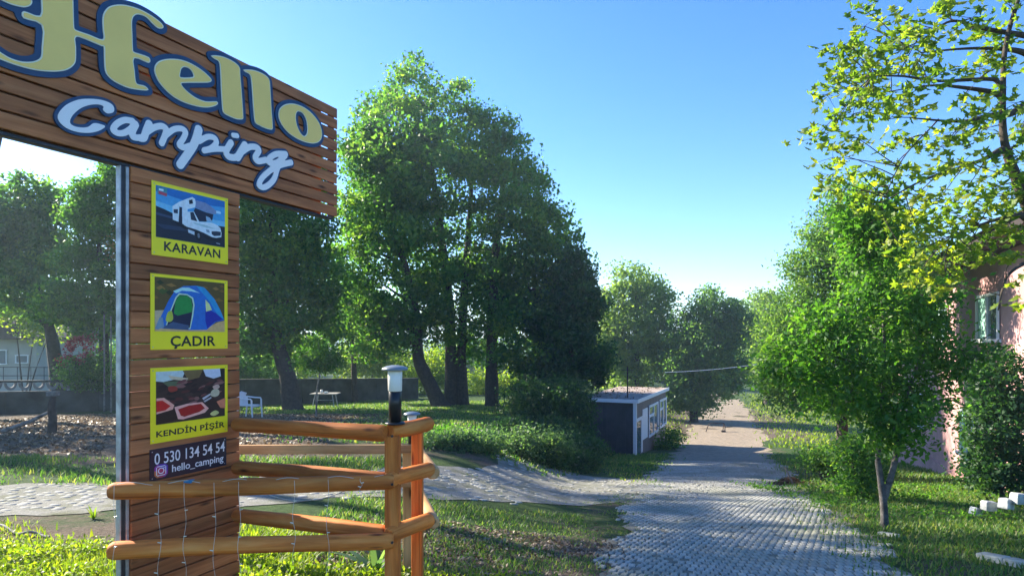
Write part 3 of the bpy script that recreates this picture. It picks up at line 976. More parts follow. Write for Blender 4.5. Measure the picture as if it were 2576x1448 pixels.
P.poly([(.24, .24), (.36, .16), (.46, .15), (.62, .24), (.50, .22), (.36, .22), (.28, .28)], ink(180, 230, 225), False)
P.poly([(.14, .90), (.20, .62), (.27, .36), (.32, .27), (.44, .28), (.52, .34), (.54, .48), (.52, .70), (.48, .95)], ink(196, 226, 190), False)
P.poly([(.16, .88), (.22, .60), (.29, .36), (.33, .30), (.43, .30), (.50, .36), (.52, .48), (.50, .70), (.47, .93)], ink(10, 22, 60), False)
P.poly([(.25, .66), (.27, .44), (.32, .32), (.43, .31), (.49, .37), (.51, .50), (.50, .62), (.30, .70)], ink(22, 140, 60), False)
P.poly([(.14, .80), (.17, .64), (.22, .62), (.24, .76), (.20, .82)], ink(186, 196, 60), True)
P.poly([(.10, .92), (.24, .82), (.46, .88), (.45, .97), (.12, .95)], ink(60, 84, 120))
P.poly([(.00, .95), (.06, .74), (.10, .74), (.12, .92), (.04, .97)], ink(120, 150, 170))
P.build('picture', r2)
fit_text('lettering', 'ÇADIR', -w * .265, w * .325, h * .008, h * .185, M['ink'], r2, 0.022, Z0, 1.06)

# grill poster
r3, w, h = poster('poster', 'lowest yellow poster with grilled meat picture and the words KENDİN PİŞİR', 'poster', suv(377, 1000)[0], suv(571, 1000)[0], 1.004, 1.431, M['poster'], GP)
ph_ = h * 0.705
P = Print(w - 0.055, ph_, -w / 2 + 0.033, h - 0.022 - ph_); P.z = Z0
P.poly([(0, 0), (1, 0), (1, 1), (0, 1)], ink(52, 34, 34))
P.poly([(0, 0), (.40, 0), (.36, .14), (.1, .2), (0, .18)], ink(196, 212, 208))
P.poly([(.36, 0), (.66, 0), (.6, .16), (.44, .2)], ink(120, 98, 58))
P.poly([(.66, 0), (.92, 0), (.94, .16), (.82, .20), (.70, .14)], ink(206, 212, 226))
P.poly([(.92, 0), (1, 0), (1, .36), (.95, .3)], ink(28, 24, 26))
P.poly([(.16, .08), (.44, .16), (.42, .21), (.2, .16)], ink(216, 196, 160))
P.poly([(.08, .2), (.3, .2), (.36, .3), (.2, .34)], ink(90, 104, 74))
for q in range(46):
    x, y = random.uniform(.06, .94), random.uniform(.2, .66)
    a, b = random.uniform(.04, .10), random.uniform(.02, .05)
    an = random.uniform(-.6, .3)
    c_a, s_a = math.cos(an), math.sin(an)
    pts = [(x + (dx * a) * c_a - (dy * b) * s_a, y + (dx * a) * s_a + (dy * b) * c_a) for dx, dy in ((-1, 0), (-.5, -.9), (.5, -.9), (1, 0), (.5, .9), (-.5, .9))]
    pts = [(min(1, max(0, p[0])), p[1]) for p in pts]
    P.poly(pts, random.choice([ink(84, 36, 38), ink(40, 22, 26), ink(112, 62, 62), ink(64, 44, 44), ink(28, 20, 24), ink(136, 92, 88)]), False)
P.poly([(.16, .30), (.26, .30), (.28, .38), (.18, .40)], ink(150, 48, 40), True)
P.poly([(.78, .46), (.84, .41), (.90, .45), (.90, .54), (.84, .58), (.77, .54)], ink(196, 184, 152), True)
P.poly([(.80, .36), (.88, .33), (.91, .39), (.84, .43)], ink(206, 168, 150), True)
P.poly([(.64, .58), (.76, .50), (.77, .53), (.66, .62)], ink(200, 196, 200))
P.poly([(.66, .64), (.78, .57), (.78, .60), (.68, .67)], ink(190, 186, 190))
P.poly([(0, .70), (.12, .62), (.27, .64), (.4, .8), (.38, .92), (0, 1)], ink(30, 16, 16), False)
P.poly([(0, .50), (.10, .50), (.24, .66), (.22, .74), (.0, .80)], ink(240, 170, 150), False)
P.poly([(0, .55), (.08, .55), (.19, .67), (.12, .74), (0, .76)], ink(206, 26, 22), False)
P.poly([(.24, .70), (.42, .66), (.64, .66), (.74, .80), (.68, .88), (.36, .96), (.29, .94)], ink(246, 180, 164), False)
P.poly([(.29, .75), (.44, .70), (.62, .69), (.68, .79), (.60, .85), (.38, .91), (.33, .88)], ink(168, 14, 16), False)
P.poly([(.86, .68), (1, .62), (1, .84), (.92, .82)], ink(222, 130, 96), False)
P.poly([(.76, .92), (.84, .86), (.9, .92), (.82, .97)], ink(216, 208, 130), True)
P.build('picture', r3)
fit_text('lettering', 'KENDİN PİŞİR', -w * .435, w * .455, h * .055, h * .185, M['ink'], r3, 0.024, Z0, 1.03)

# phone plate
r4, w, h = poster('phone_plate', 'dark plate with white phone number 0 530 134 54 54 under the posters', 'plate', suv(375, 1150)[0], suv(568, 1150)[0], 0.792, 0.972, M['navy'])
fit_text('lettering', '0 530 134 54 54', -w * .445, w * .475, h * .50, h * .86, M['wht'], r4, 0.006, Z0)
fit_text('lettering', 'hello_camping', -w * .235, w * .455, h * .09, h * .40, M['wht'], r4, 0.012, Z0)
P = Print(0.085, 0.075, -w / 2 + 0.028, 0.014); P.z = Z0
rr = [(.2, 0), (.8, 0), (1, .2), (1, .8), (.8, 1), (.2, 1), (0, .8), (0, .2)]
P.poly(rr, ink(150, 44, 150))
P.poly([(0, .45), (.5, .5), (.6, 1), (.2, 1), (0, .8)], ink(214, 120, 60))
P.poly([(.3, 0), (.8, 0), (1, .2), (1, .6), (.6, .45)], ink(92, 48, 170))
P.poly([(.2, .3), (.6, .3), (.85, .6), (.7, .95), (.4, 1)], ink(196, 52, 92), True)
def ring(cx, cy, r, wd, n=16):
    for k in range(n):
        a, b = 2 * math.pi * k / n, 2 * math.pi * (k + 1) / n
        z = P.z
        P.poly([(cx + r * math.cos(t) * 1, cy + r * math.sin(t)) for t in (a, b)] + [(cx + (r - wd) * math.cos(t), cy + (r - wd) * math.sin(t)) for t in (b, a)], M['wht'])
        P.z = z
    P.z += 0.00006
ring(.5, .5, .24, .07)
for a, b in (((.2, .13), (.8, .19)), ((.2, .81), (.8, .87)), ((.13, .2), (.19, .8)), ((.81, .2), (.87, .8))):
    z = P.z; P.poly([a, (b[0], a[1]), b, (a[0], b[1])], M['wht']); P.z = z
P.z += 0.00006
P.poly([(.68, .26), (.75, .26), (.75, .33), (.68, .33)], M['wht'])
P.build('logo', r4)

# ------------------------------------------------------------------ log fence round the sign
fence = empty('log_fence', (-1.0, 4.0, 0))
tag(fence, 'orange varnished log rail fence enclosing the foot of the sign', 'fence')

def log_rail(p, q, r0, r1, mat=M['rail'], name='rail', seed=0):
    """a slightly crooked log with rounded ends, grain along its local X"""
    p, q = Vector(p), Vector(q)
    L = (q - p).length
    rr = random.Random(seed)
    n, sides = 22, 14
    mb = MB()
    xs_ = [0, 0.012, 0.03] + [0.03 + (L - 0.06) * k / n for k in range(1, n)] + [L - 0.03, L - 0.012, L]
    wy, wz, ph = rr.uniform(-.006, .006), rr.uniform(-.006, .006), rr.uniform(0, 6)
    vs, fs = [], []
    for i, x in enumerate(xs_):
        t = x / L
        r = r0 + (r1 - r0) * t
        r *= 1 + 0.03 * math.sin(x * 5 + ph) + rr.uniform(-.012, .012)
        if i in (0, len(xs_) - 1): r *= 0.78
        if i in (1, len(xs_) - 2): r *= 0.93
        cy, cz = wy * math.sin(t * 5 + ph), wz * math.sin(t * 4 + ph)
        for k in range(sides):
            a = 2 * math.pi * k / sides
            vs.append((x, cy + r * math.cos(a), cz + r * math.sin(a)))
    for i in range(len(xs_) - 1):
        for k in range(sides):
            k2 = (k + 1) % sides
            fs.append((i * sides + k, i * sides + k2, (i + 1) * sides + k2, (i + 1) * sides + k))
    mb.add(vs, fs, 0, True)
    mb.add(vs[:sides], [tuple(range(sides))[::-1]]); mb.add(vs[-sides:], [tuple(range(sides))])
    me = mb.mesh(name); me.materials.append(mat)
    o = bpy.data.objects.new(name, me); C.objects.link(o)
    o.parent = fence
    o.matrix_parent_inverse = parent_matrix(fence).inverted()
    o.location = p
    o.rotation_euler = (q - p).to_track_quat('X', 'Z').to_euler()
    return o

def square_bar(name, p, q, hy, hz_, mat, parent, bev=0.006):
    p, q = Vector(p), Vector(q)
    L = (q - p).length
    mb = MB(); mb.box((L / 2, 0, 0), (L / 2, hy, hz_))
    me = mb.mesh(name); me.materials.append(mat)
    o = bpy.data.objects.new(name, me); C.objects.link(o); o.parent = parent
    o.matrix_parent_inverse = parent_matrix(parent).inverted()
    o.location = p; o.rotation_euler = (q - p).to_track_quat('X', 'Z').to_euler()
    md = o.modifiers.new('bevel', 'BEVEL'); md.width = bev; md.segments = 2
    return o

RA = Vector(((985 - CX) / F * 3.6, 3.6, 0))
RB = Vector(((1048 - CX) / F * 3.95, 3.95, 0))
RC = Vector((-0.80, 4.9, 0))
LW = Vector(((275 - CX) / F * 3.35, 3.35, 0))
PR = Vector(((592 - CX) / F * 4.06, 4.06, 0))
square_bar('post', (RA.x, RA.y + .035, -.35), (RA.x, RA.y + .035, 1.045), .040, .040, M['rail'], fence)
square_bar('post', (RB.x, RB.y + .03, -.35), (RB.x, RB.y + .03, 1.03), .034, .034, M['rail'], fence)
square_bar('post', (RC.x, RC.y, -.4), (RC.x, RC.y, .745), .036, .036, M['plank'], fence)
square_bar('post', (-2.30, 4.9, -.4), (-2.30, 4.9, .745), .036, .036, M['plank'], fence)
s = 1
for z, r in ((0.795, .047), (0.475, .047)):
    log_rail(LW + Vector((0, 0, z + .004)), RA + Vector((0.02, -.045, z)), r, r - .003, seed=s); s += 1
for z in (1.062, 0.79, 0.488):
    log_rail(PR + Vector((0, 0, z - .012)), RA + Vector((-.03, .0 if z > 1 else .02, z)), .044, .047, seed=s); s += 1
for z in (1.072, 0.80, 0.49):
    log_rail(RA + Vector((-.015, .02 if z > 1 else -.03, z)), Vector(((1083 - CX) / F * 3.90, 3.90, z + .005)), .046, .046, seed=s); s += 1
for z in (0.78, 0.475):
    log_rail(Vector((-0.478, 3.87, z)), Vector((-0.755, 4.95, z - .02)), .042, .04, M['plank'], seed=s); s += 1
for z in (0.755, 0.50):
    square_bar('plank_rail', (-2.34, 4.86, z - .004), (RC.x + .05, 4.855, z), .018, .034, M['plank'], fence, .004)
# link the two coaxial heavy ends with small dark bolts
for z in (0.795, 0.475, 1.06):
    mb = MB(); mb.tube([RA + Vector((.02, -.098, z)), RA + Vector((.02, -.088, z))], .007, 8)
    mb.build('bolt', M['iron'], fence)

# garden lamps
def lamp(name, label, loc, sc):
    root = empty(name, loc)
    root.scale = (sc, sc, sc)
    tag(root, label, 'lamp', 'bollard lamps on the fence posts')
    def part(nm, prof, mat, n=24):
        mb = MB(); mb.lathe((0, 0, 0), prof, n)
        o = bpy.data.objects.new(nm, mb.mesh(nm)); o.data.materials.append(mat); C.objects.link(o); o.parent = root
        return o
    part('base', [(.058, 0), (.058, .008), (.046, .014), (.04, .014)], M['black'])
    part('body', [(.0355, .0145), (.0355, .182), (.030, .186)], M['black'])
    part('diffuser', [(.036, .1865), (.0395, .19), (.041, .30), (.038, .303)], M['opal'])
    part('cap', [(.040, .3035), (.074, .306), (.076, .312), (.070, .320), (.05, .329), (.02, .335), (.004, .336)], M['capgrey'], 28)
    return root
lamp('garden_lamp', 'black bollard lamp with white shade, larger and nearer one atop corner post', (RA.x + .015, RA.y + .02, 1.112), 1.0)
lamp('garden_lamp', 'smaller bollard lamp with white shade half hidden behind the top rail', (RC.x + .03, RC.y, .748), .86)

# fairy lights over the front rails
fl = empty('fairy_lights', (-1.6, 3.3, 0.8))
tag(fl, 'thin icicle fairy light strings hanging from the front fence rail', 'string lights')
def rail_pt(px, z, off=-.052):
    t = (px - 275) / (985 - 275)
    p = LW.lerp(RA + Vector((.02, -.045, 0)), t)
    return Vector((p.x, p.y + off, z))
mb = MB()
pts = []
for k in range(0, 60):
    px = 300 + (960 - 300) * k / 59
    pts.append(rail_pt(px, .795 + .040 + .010 * math.sin(k * .55), -.026 - .004 * math.sin(k * .4)))
mb.tube(pts, .0013, 5); mb.build('cord', M['cord'], fl)
for px, zb in ((303, .20), (408, .22), (468, .28), (540, .12), (600, .25), (735, .38), (820, .26), (905, .74)):
    pts = []
    n = 16
    ph = random.uniform(0, 6)
    for k in range(n + 1):
        t = k / n
        p = rail_pt(px + 3 * math.sin(ph + k * .7), .835 + (zb - .835) * t, -.056 - .006 * math.sin(ph + k))
        pts.append(p)
    mb = MB(); mb.tube(pts, .0011, 4)
    o = mb.build('strand', M['cord'], fl)
    for k in range(4, n, 4):
        mb = MB(); p = pts[k]
        mb.tube([p + Vector((0, -.002, 0)), p + Vector((.016 * random.choice((-1, 1)), -.006, .004))], [.003, .0022], 6)
        mb.build('bulb', M['bulb'], o)
mb = MB()
p0, p1 = Vector((PR.x + .03, 4.03, .72)), rail_pt(900, .80, .01)
pts = [p0.lerp(p1, t) - Vector((0, 0, .5 * t * (1 - t))) for t in np.linspace(0, 1, 18)]
mb.tube(pts, .0022, 5); mb.build('slack_cord', M['cord'], fl)
mb = MB()
for k in range(8):
    p = rail_pt(462 + 2 * k, .846, .0)
    mb.box(p + Vector((0, -.016 + .004 * (k % 3), -.008)), (.005, .016, .004 + .0005 * k))
tag(mb.build('tape_scrap', M['blueclip']), 'small scrap of blue tape on the front fence rail', 'tape')

# ------------------------------------------------------------------ foliage
def leaves_mesh(name, ctr, size, aspect=0.55, up=0.35, rnd=None, droop=0.0, seed=0):
    r = np.random.default_rng(seed)
    n = len(ctr)
    d = r.normal(size=(n, 3)); d[:, 2] -= droop
    d /= np.linalg.norm(d, axis=1)[:, None]
    nn = r.normal(size=(n, 3)); nn[:, 2] += up * 2
    nn -= (nn * d).sum(1)[:, None] * d
    nn /= np.maximum(np.linalg.norm(nn, axis=1)[:, None], 1e-6)
    s = np.cross(d, nn)
    L = (size * r.uniform(0.65, 1.25, n))[:, None]
    W = L * aspect
    fold = nn * W * 0.22
    V = np.stack([ctr - d * L * .5, ctr + s * W * .5 + fold + d * L * .02, ctr + d * L * .5 - fold * .4, ctr - s * W * .5 + fold + d * L * .02], 1)
    q = np.arange(n * 4).reshape(n, 4)
    rv = r.random(n) if rnd is None else np.clip(rnd + r.normal(0, .16, n), 0, 1)
    return np_mesh(name, V.reshape(-1, 3), q, 4, {'rnd': np.repeat(rv, 4)})

def crown_points(blobs, n, cl_r, seed, per=55, flat=0.7, shell=0.35):
    """clumps of leaves spread through uneven ellipsoids"""
    r = np.random.default_rng(seed)
    vol = np.array([b[1][0] * b[1][1] * b[1][2] for b in blobs]) ** 0.8
    vol /= vol.sum()
    nc = max(8, n // per)
    which = r.choice(len(blobs), nc, p=vol)
    C0 = np.array([b[0] for b in blobs])[which]; R0 = np.array([b[1] for b in blobs])[which]
    d = r.normal(size=(nc, 3)); d /= np.linalg.norm(d, axis=1)[:, None]
    rad = r.uniform(shell, 1.0, nc) ** 0.6
    cc = C0 + d * R0 * rad[:, None] * r.uniform(.82, 1.12, (nc, 1))
    csz = cl_r * r.uniform(.55, 1.35, nc)
    m = per
    cnt = r.integers(int(m * .5), int(m * 1.5), nc)
    idx = np.repeat(np.arange(nc), cnt)
    off = np.clip(r.normal(size=(len(idx), 3)), -1.7, 1.7) * csz[idx][:, None] * np.array([1, 1, flat]) * .55
    tone = np.clip(r.normal(.45, .27, nc), 0, 1)
    return cc[idx] + off, tone[idx], cc

def limb(mb, p, q, r0, r1, bend, rr, n=7, sides=7):
    p, q = Vector(p), Vector(q)
    L = (q - p).length
    off = Vector((rr.uniform(-1, 1), rr.uniform(-1, 1), rr.uniform(-.3, .8))) * L * bend
    pts = []
    for k in range(n + 1):
        t = k / n
        pts.append(p.lerp(q, t) + off * 4 * t * (1 - t) * .5 + Vector((rr.uniform(-1, 1), rr.uniform(-1, 1), 0)) * L * .012)
    pts[0] = p; pts[-1] = q
    mb.tube(pts, [r0 + (r1 - r0) * (k / n) ** .8 for k in range(n + 1)], sides, False)
    return pts

def tree(name, label, base, stems, blobs, n, leaf, mat, bark=None, seed=1, cl_r=None, group=None, cat='tree',
         aspect=0.6, per=55, twigs=60, flat=.7, up=.35, extra=None, shell=.35, droop=0.0):
    """stems = list of [(point, radius), ...] polylines; blobs = [(centre, radii)]"""
    rr = random.Random(seed)
    bark = bark or M['bark']
    root = empty(name, base)
    tag(root, label, cat, group)
    node_pts = []
    for stm in stems:
        mb = MB()
        P = [Vector(p) for p, r in stm]; R = [r for p, r in stm]
        cp = cat_rom([tuple(p) for p in P], False, 5)
        cr = np.interp(np.linspace(0, len(P) - 1, len(cp)), range(len(P)), R)
        cr = [c * rr.uniform(.93, 1.07) for c in cr]
        if base[2] + .3 > cp[0][2]: cr[0] *= 1.35
        mb.tube([Vector(p) for p in cp], list(cr), 10, False)
        mb.build('trunk', bark, root)
        node_pts += [(Vector(p), c) for p, c in zip(cp[len(cp) // 4:], cr[len(cp) // 4:])]
    mb = MB()
    pts, tone, cc = crown_points(blobs, n, cl_r or leaf * 4, seed, per, flat, shell)
    for c, R in blobs:
        c = Vector(c)
        p, r = min(node_pts, key=lambda a: (a[0] - c).length + (0.6 * max(0, a[0].z - c.z + R[2] * .3)))
        lp = limb(mb, p, c + Vector((0, 0, R[2] * .3)), r * .6, max(.01, r * .15), .12, rr)
        node_pts += [(x, r * .6 * (1 - i / len(lp)) + .008) for i, x in enumerate(lp)][2:]
    sel = rr.sample(range(len(cc)), min(twigs, len(cc)))
    for i in sel:
        c = Vector(cc[i])
        p, r = min(node_pts, key=lambda a: (a[0] - c).length)
        limb(mb, p, c, min(r * .5, .03 + leaf * .1), max(.004, leaf * .035), .1, rr, 5, 5)
    tag(mb.build('branches', bark, root), kind='stuff')
    me = leaves_mesh('crown', pts, leaf, aspect, up, tone, droop, seed + 5)
    link('crown', me, mat, root)
    if extra:
        for nm, pts2, m2, sz in extra:
            link(nm, leaves_mesh(nm, pts2, sz, aspect, up, None, 0, seed + 9), m2, root)
    return root

def blob(px, py, rx, ry, Y, dy=0.0, k=1.0):
    c = at(px, py, Y)
    s = Y / F
    return (tuple(c + Vector((0, dy, 0))), (rx * s, rx * s * k, ry * s))

def base_at(px, Y):
    x = (px - CX) / F * Y
    return (x, Y, hz(x, Y))

def stem_from(px0, Y, pts, r0):
    """pts = [(px, py, r)], from the ground up"""
    b = base_at(px0, Y)
    return [((b[0], b[1], b[2] - .15), r0)] + [(tuple(at(x, y, Y)), r) for x, y, r in pts]

# the tall group in the middle
Y = 32
tree('broadleaf_tree', 'tallest tree, twin dark trunks and pointed crown, middle of the lawn', base_at(1140, Y),
     [stem_from(1136, Y, [(1134, 900, .30), (1128, 760, .26), (1110, 600, .2), (1085, 420, .13), (1060, 260, .06)], .38),
      stem_from(1166, Y, [(1160, 900, .24), (1168, 740, .2), (1180, 560, .14), (1190, 400, .06)], .3)],
     [blob(1040, 225, 72, 75, Y), blob(1135, 265, 70, 75, Y, 1), blob(1010, 345, 105, 90, Y, -1), blob(1170, 370, 105, 95, Y), blob(1080, 460, 165, 110, Y, -1.5),
      blob(1110, 600, 180, 110, Y, .5), blob(1160, 740, 150, 95, Y), blob(1060, 800, 105, 70, Y, -1), blob(1190, 860, 70, 55, Y), blob(1240, 330, 60, 60, Y), blob(960, 290, 60, 60, Y), blob(1010, 420, 90, 80, Y, -1)],
     42000, .22, M['leaf_dark'], seed=11, cl_r=.8, group='tall trees on the lawn', twigs=150, per=95, flat=.55)
Y = 30.5
tree('broadleaf_tree', 'tall tree left of the tallest one, trunk leaning to the left', base_at(1104, Y),
     [stem_from(1112, Y, [(1078, 960, .34), (1052, 900, .28), (1048, 800, .22), (1010, 640, .16), (950, 480, .08)], .42)],
     [blob(925, 400, 72, 90, Y), blob(905, 500, 78, 110, Y, 1), blob(985, 590, 105, 110, Y, -1), blob(890, 650, 85, 95, Y), blob(960, 740, 120, 85, Y), blob(880, 780, 85, 60, Y, 1), blob(1000, 830, 90, 55, Y), blob(1000, 470, 90, 80, Y), blob(960, 850, 70, 45, Y, -2)],
     30000, .22, M['leaf_dark'], seed=12, cl_r=.8, group='tall trees on the lawn', twigs=110, per=95, flat=.55)
Y = 31
tree('broadleaf_tree', 'tall tree right of the tallest one with a straight dark trunk', base_at(1238, Y),
     [stem_from(1238, Y, [(1236, 900, .28), (1240, 760, .24), (1250, 600, .17), (1270, 440, .08)], .36)],
     [blob(1262, 400, 78, 85, Y), blob(1330, 465, 62, 62, Y), blob(1290, 540, 100, 100, Y, -1), blob(1365, 640, 82, 90, Y), blob(1270, 690, 105, 95, Y, 1), blob(1400, 740, 85, 80, Y), blob(1310, 810, 115, 75, Y), blob(1345, 400, 40, 36, Y), blob(1370, 540, 42, 40, Y), blob(1430, 680, 60, 60, Y), blob(1390, 590, 55, 60, Y), blob(1310, 890, 70, 45, Y, -2)],
     33000, .22, M['leaf_dark'], seed=13, cl_r=.8, group='tall trees on the lawn', twigs=110, per=95, flat=.55)
# behind the sign
Y = 27
tree('broadleaf_tree', 'dark tree half hidden by the sign, stout trunk leaning left', base_at(738, Y),
     [stem_from(738, Y, [(722, 940, .36), (700, 870, .3), (690, 760, .25), (690, 600, .18), (660, 420, .1), (640, 300, .05)], .46)],
     [blob(690, 590, 105, 95, Y), blob(770, 620, 80, 90, Y), blob(640, 720, 90, 90, Y, 1), blob(740, 760, 100, 80, Y), blob(650, 850, 80, 60, Y), blob(620, 640, 90, 90, Y),
      blob(600, 420, 130, 110, Y), blob(720, 430, 105, 90, Y, 1), blob(590, 340, 85, 85, Y), blob(690, 380, 75, 75, Y), blob(800, 700, 70, 90, Y), blob(790, 820, 70, 50, Y, 1), blob(690, 880, 80, 40, Y, 2)],
     52000, .2, M['leaf_dark'], seed=14, cl_r=.7, twigs=110, per=80)
Y = 29
tree('broadleaf_tree', 'broad tree rising directly behind the sign pillar', base_at(440, Y),
     [stem_from(440, Y, [(440, 880, .3), (446, 740, .26), (450, 560, .2), (400, 400, .14), (350, 250, .08), (340, 150, .05)], .4)],
     [blob(320, 190, 110, 80, Y), blob(410, 270, 100, 90, Y), blob(260, 210, 110, 90, Y), blob(490, 350, 100, 100, Y), blob(360, 320, 110, 90, Y), blob(520, 480, 140, 120, Y), blob(400, 520, 110, 110, Y, 1), blob(470, 680, 130, 110, Y), blob(400, 800, 110, 90, Y), blob(540, 820, 90, 90, Y)],
     16000, .2, M['leaf_dark'], seed=15, cl_r=.6, twigs=60)
Y = 35
tree('slender_tree', 'slender dark tree standing between the leaning trees', base_at(890, Y),
     [stem_from(892, Y, [(890, 930, .15), (886, 870, .13), (874, 800, .09), (866, 740, .04)], .2)],
     [blob(870, 770, 75, 55, Y), blob(905, 825, 60, 40, Y), blob(830, 810, 60, 45, Y)], 9000, .16, M['leaf_dark'], seed=16, cl_r=.5, twigs=40)
# far left
Y = 30
tree('broadleaf_tree', 'leftmost tree, airy dark crown against the white sky', base_at(145, Y),
     [stem_from(152, Y, [(132, 860, .26), (118, 800, .2), (90, 700, .13), (70, 560, .06)], .34),
      [(tuple(at(122, 820, Y)), .16), (tuple(at(60, 770, Y)), .1), (tuple(at(10, 720, Y)), .05)]],
     [blob(75, 500, 68, 60, Y), blob(30, 580, 80, 60, Y), blob(110, 590, 50, 55, Y), blob(60, 680, 80, 50, Y), blob(-20, 640, 60, 90, Y), blob(20, 740, 75, 40, Y), blob(110, 760, 60, 45, Y), blob(-40, 520, 60, 70, Y), blob(60, 540, 80, 70, Y), blob(100, 680, 60, 60, Y), blob(60, 610, 70, 60, Y)],
     20000, .24, M['leaf_dark'], seed=17, cl_r=.62, twigs=110)
Y = 27
ex = crown_points([blob(297, 620, 26, 46, Y)], 700, .3, 77)[0]
tree('broadleaf_tree', 'bushy tree with amber leaves beside the steel post', base_at(270, Y),
     [stem_from(262, Y, [(262, 860, .18), (256, 760, .15), (250, 640, .1), (250, 540, .05)], .24)],
     [blob(285, 470, 40, 40, Y), blob(205, 540, 46, 40, Y), blob(262, 560, 60, 60, Y), blob(205, 660, 55, 60, Y), blob(275, 700, 60, 70, Y), blob(170, 760, 62, 60, Y), blob(250, 800, 70, 55, Y), blob(290, 440, 34, 30, Y), blob(225, 480, 40, 40, Y)],
     26000, .17, M['leaf_mid'], seed=18, cl_r=.42, twigs=60, extra=[('amber_leaves', ex, M['leaf_autumn'], .13)])
# two trees whose trunks stand off the left edge; their crowns reach over behind the sign
def w_blob(x, y, z, rx, ry, rz): return ((x, y, z), (rx, ry, rz))
def off_tree(label, x, y, top, blobs, n, seed):
    z = hz(x, y)
    tree('broadleaf_tree', label, (x, y, z), [[((x, y, z - .2), .32), ((x + .2, y, z + 3), .26), ((x + .7, y, (z + top) / 2 + 1), .18), ((x + 1.6, y + .2, top), .07)]],
         blobs, n, .2, M['leaf_dark'], seed=seed, cl_r=.6, twigs=40, per=45)
off_tree('tall tree just off the left edge, nearest of those behind the sign', -14.6, 14.2, 9.5,
         [w_blob(-12.9, 14.0, 9.9, 2.4, 2.3, 1.7), w_blob(-13.8, 16.6, 10.8, 2.2, 2.2, 1.8)], 5200, 21)
off_tree('tall tree just off the left edge, behind the nearest one', -18.4, 21.2, 10.5,
         [w_blob(-15.0, 21.5, 11.4, 3.0, 3.0, 1.9), w_blob(-18.0, 20.8, 11.0, 2.2, 2.5, 2.0), w_blob(-21.0, 20, 7.5, 2.0, 2.5, 2.2)], 7000, 22)
off_tree('low spreading tree off the left edge beside the bank', -18.6, 16.6, 5.0,
         [w_blob(-18.6, 16.6, 3.6, 2.4, 2.6, 2.2), w_blob(-19.0, 19.2, 4.2, 2.2, 2.4, 2.4)], 7000, 23)

# young tree on the lawn
Y = 22
b = base_at(795, Y)
tree('young_tree', 'small bright green young tree with a thin pale trunk on the lawn', b,
     [[((b[0], b[1], b[2] - .1), .035), (tuple(at(797, 980, Y)), .03), (tuple(at(804, 940, Y)), .026), (tuple(at(808, 890, Y)), .015)]],
     [blob(800, 868, 34, 24, Y), blob(770, 905, 34, 26, Y), blob(830, 900, 36, 28, Y), blob(805, 915, 40, 22, Y)],
     5200, .10, M['leaf_mid'], M['palebark'], seed=19, cl_r=.26, twigs=30)

# sunlit shrubs behind the boundary wall
def shrub(name, label, px, Y, blobs, n, leaf, mat, seed, group=None, cl_r=None, per=45, cat='shrub', extra=None, bark=None):
    b = base_at(px, Y)
    stems = []
    for k in range(3):
        c = blobs[k % len(blobs)][0]
        stems.append([((b[0] + .08 * k, b[1], b[2] - .1), .03 + leaf * .1), ((c[0] * .5 + b[0] * .5, c[1], c[2] * .5 + b[2] * .5), .02 + leaf * .06), (c, .01)])
    return tree(name, label, b, stems, blobs, n, leaf, mat, bark, seed, cl_r, group, cat, twigs=20, per=per, extra=extra)

G2 = 'sunlit shrubs beyond the dark wall'
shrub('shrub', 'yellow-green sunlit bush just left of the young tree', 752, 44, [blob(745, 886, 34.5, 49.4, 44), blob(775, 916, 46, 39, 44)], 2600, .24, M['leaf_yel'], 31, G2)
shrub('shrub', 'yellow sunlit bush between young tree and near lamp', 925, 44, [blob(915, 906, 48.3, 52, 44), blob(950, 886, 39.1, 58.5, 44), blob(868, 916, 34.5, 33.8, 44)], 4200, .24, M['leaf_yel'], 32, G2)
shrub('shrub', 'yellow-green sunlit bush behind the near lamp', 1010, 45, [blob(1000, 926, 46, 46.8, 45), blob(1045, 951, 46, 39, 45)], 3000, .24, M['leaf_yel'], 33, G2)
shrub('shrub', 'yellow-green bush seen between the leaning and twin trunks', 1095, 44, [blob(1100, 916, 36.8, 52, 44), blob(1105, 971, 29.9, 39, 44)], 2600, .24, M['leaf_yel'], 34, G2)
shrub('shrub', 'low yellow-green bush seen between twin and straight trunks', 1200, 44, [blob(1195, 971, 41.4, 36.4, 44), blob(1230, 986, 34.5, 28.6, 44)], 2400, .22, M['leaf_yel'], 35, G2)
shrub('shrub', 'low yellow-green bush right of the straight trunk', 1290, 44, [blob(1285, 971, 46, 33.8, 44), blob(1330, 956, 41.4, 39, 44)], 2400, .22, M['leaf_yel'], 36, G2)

# bushy mass left of the shed
G3 = 'dark bushes left of the shed'
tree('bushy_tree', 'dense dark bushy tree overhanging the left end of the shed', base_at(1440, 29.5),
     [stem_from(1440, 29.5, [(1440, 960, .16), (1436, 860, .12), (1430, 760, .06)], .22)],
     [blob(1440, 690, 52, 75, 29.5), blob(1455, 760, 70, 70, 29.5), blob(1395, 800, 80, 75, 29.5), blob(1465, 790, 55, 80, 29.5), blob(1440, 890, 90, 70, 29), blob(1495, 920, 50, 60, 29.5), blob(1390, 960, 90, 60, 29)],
     40000, .18, M['leaf_shade'], seed=41, cl_r=.45, twigs=60)
shrub('bush', 'large dark round bush on the bank below the straight trunk', 1350, 24, [blob(1330, 1010, 66, 56, 24), blob(1400, 1010, 76, 66, 24), blob(1300, 1070, 60, 40, 23), blob(1380, 1085, 70, 40, 22)], 24000, .10, M['leaf_shade'], 42, G3)
shrub('bush', 'dark bush hugging the navy wall of the shed', 1470, 24, [blob(1440, 1030, 50, 70, 24), blob(1455, 1095, 42, 42, 23.5), blob(1420, 1110, 55, 34, 22)], 16000, .10, M['leaf_shade'], 43, G3)
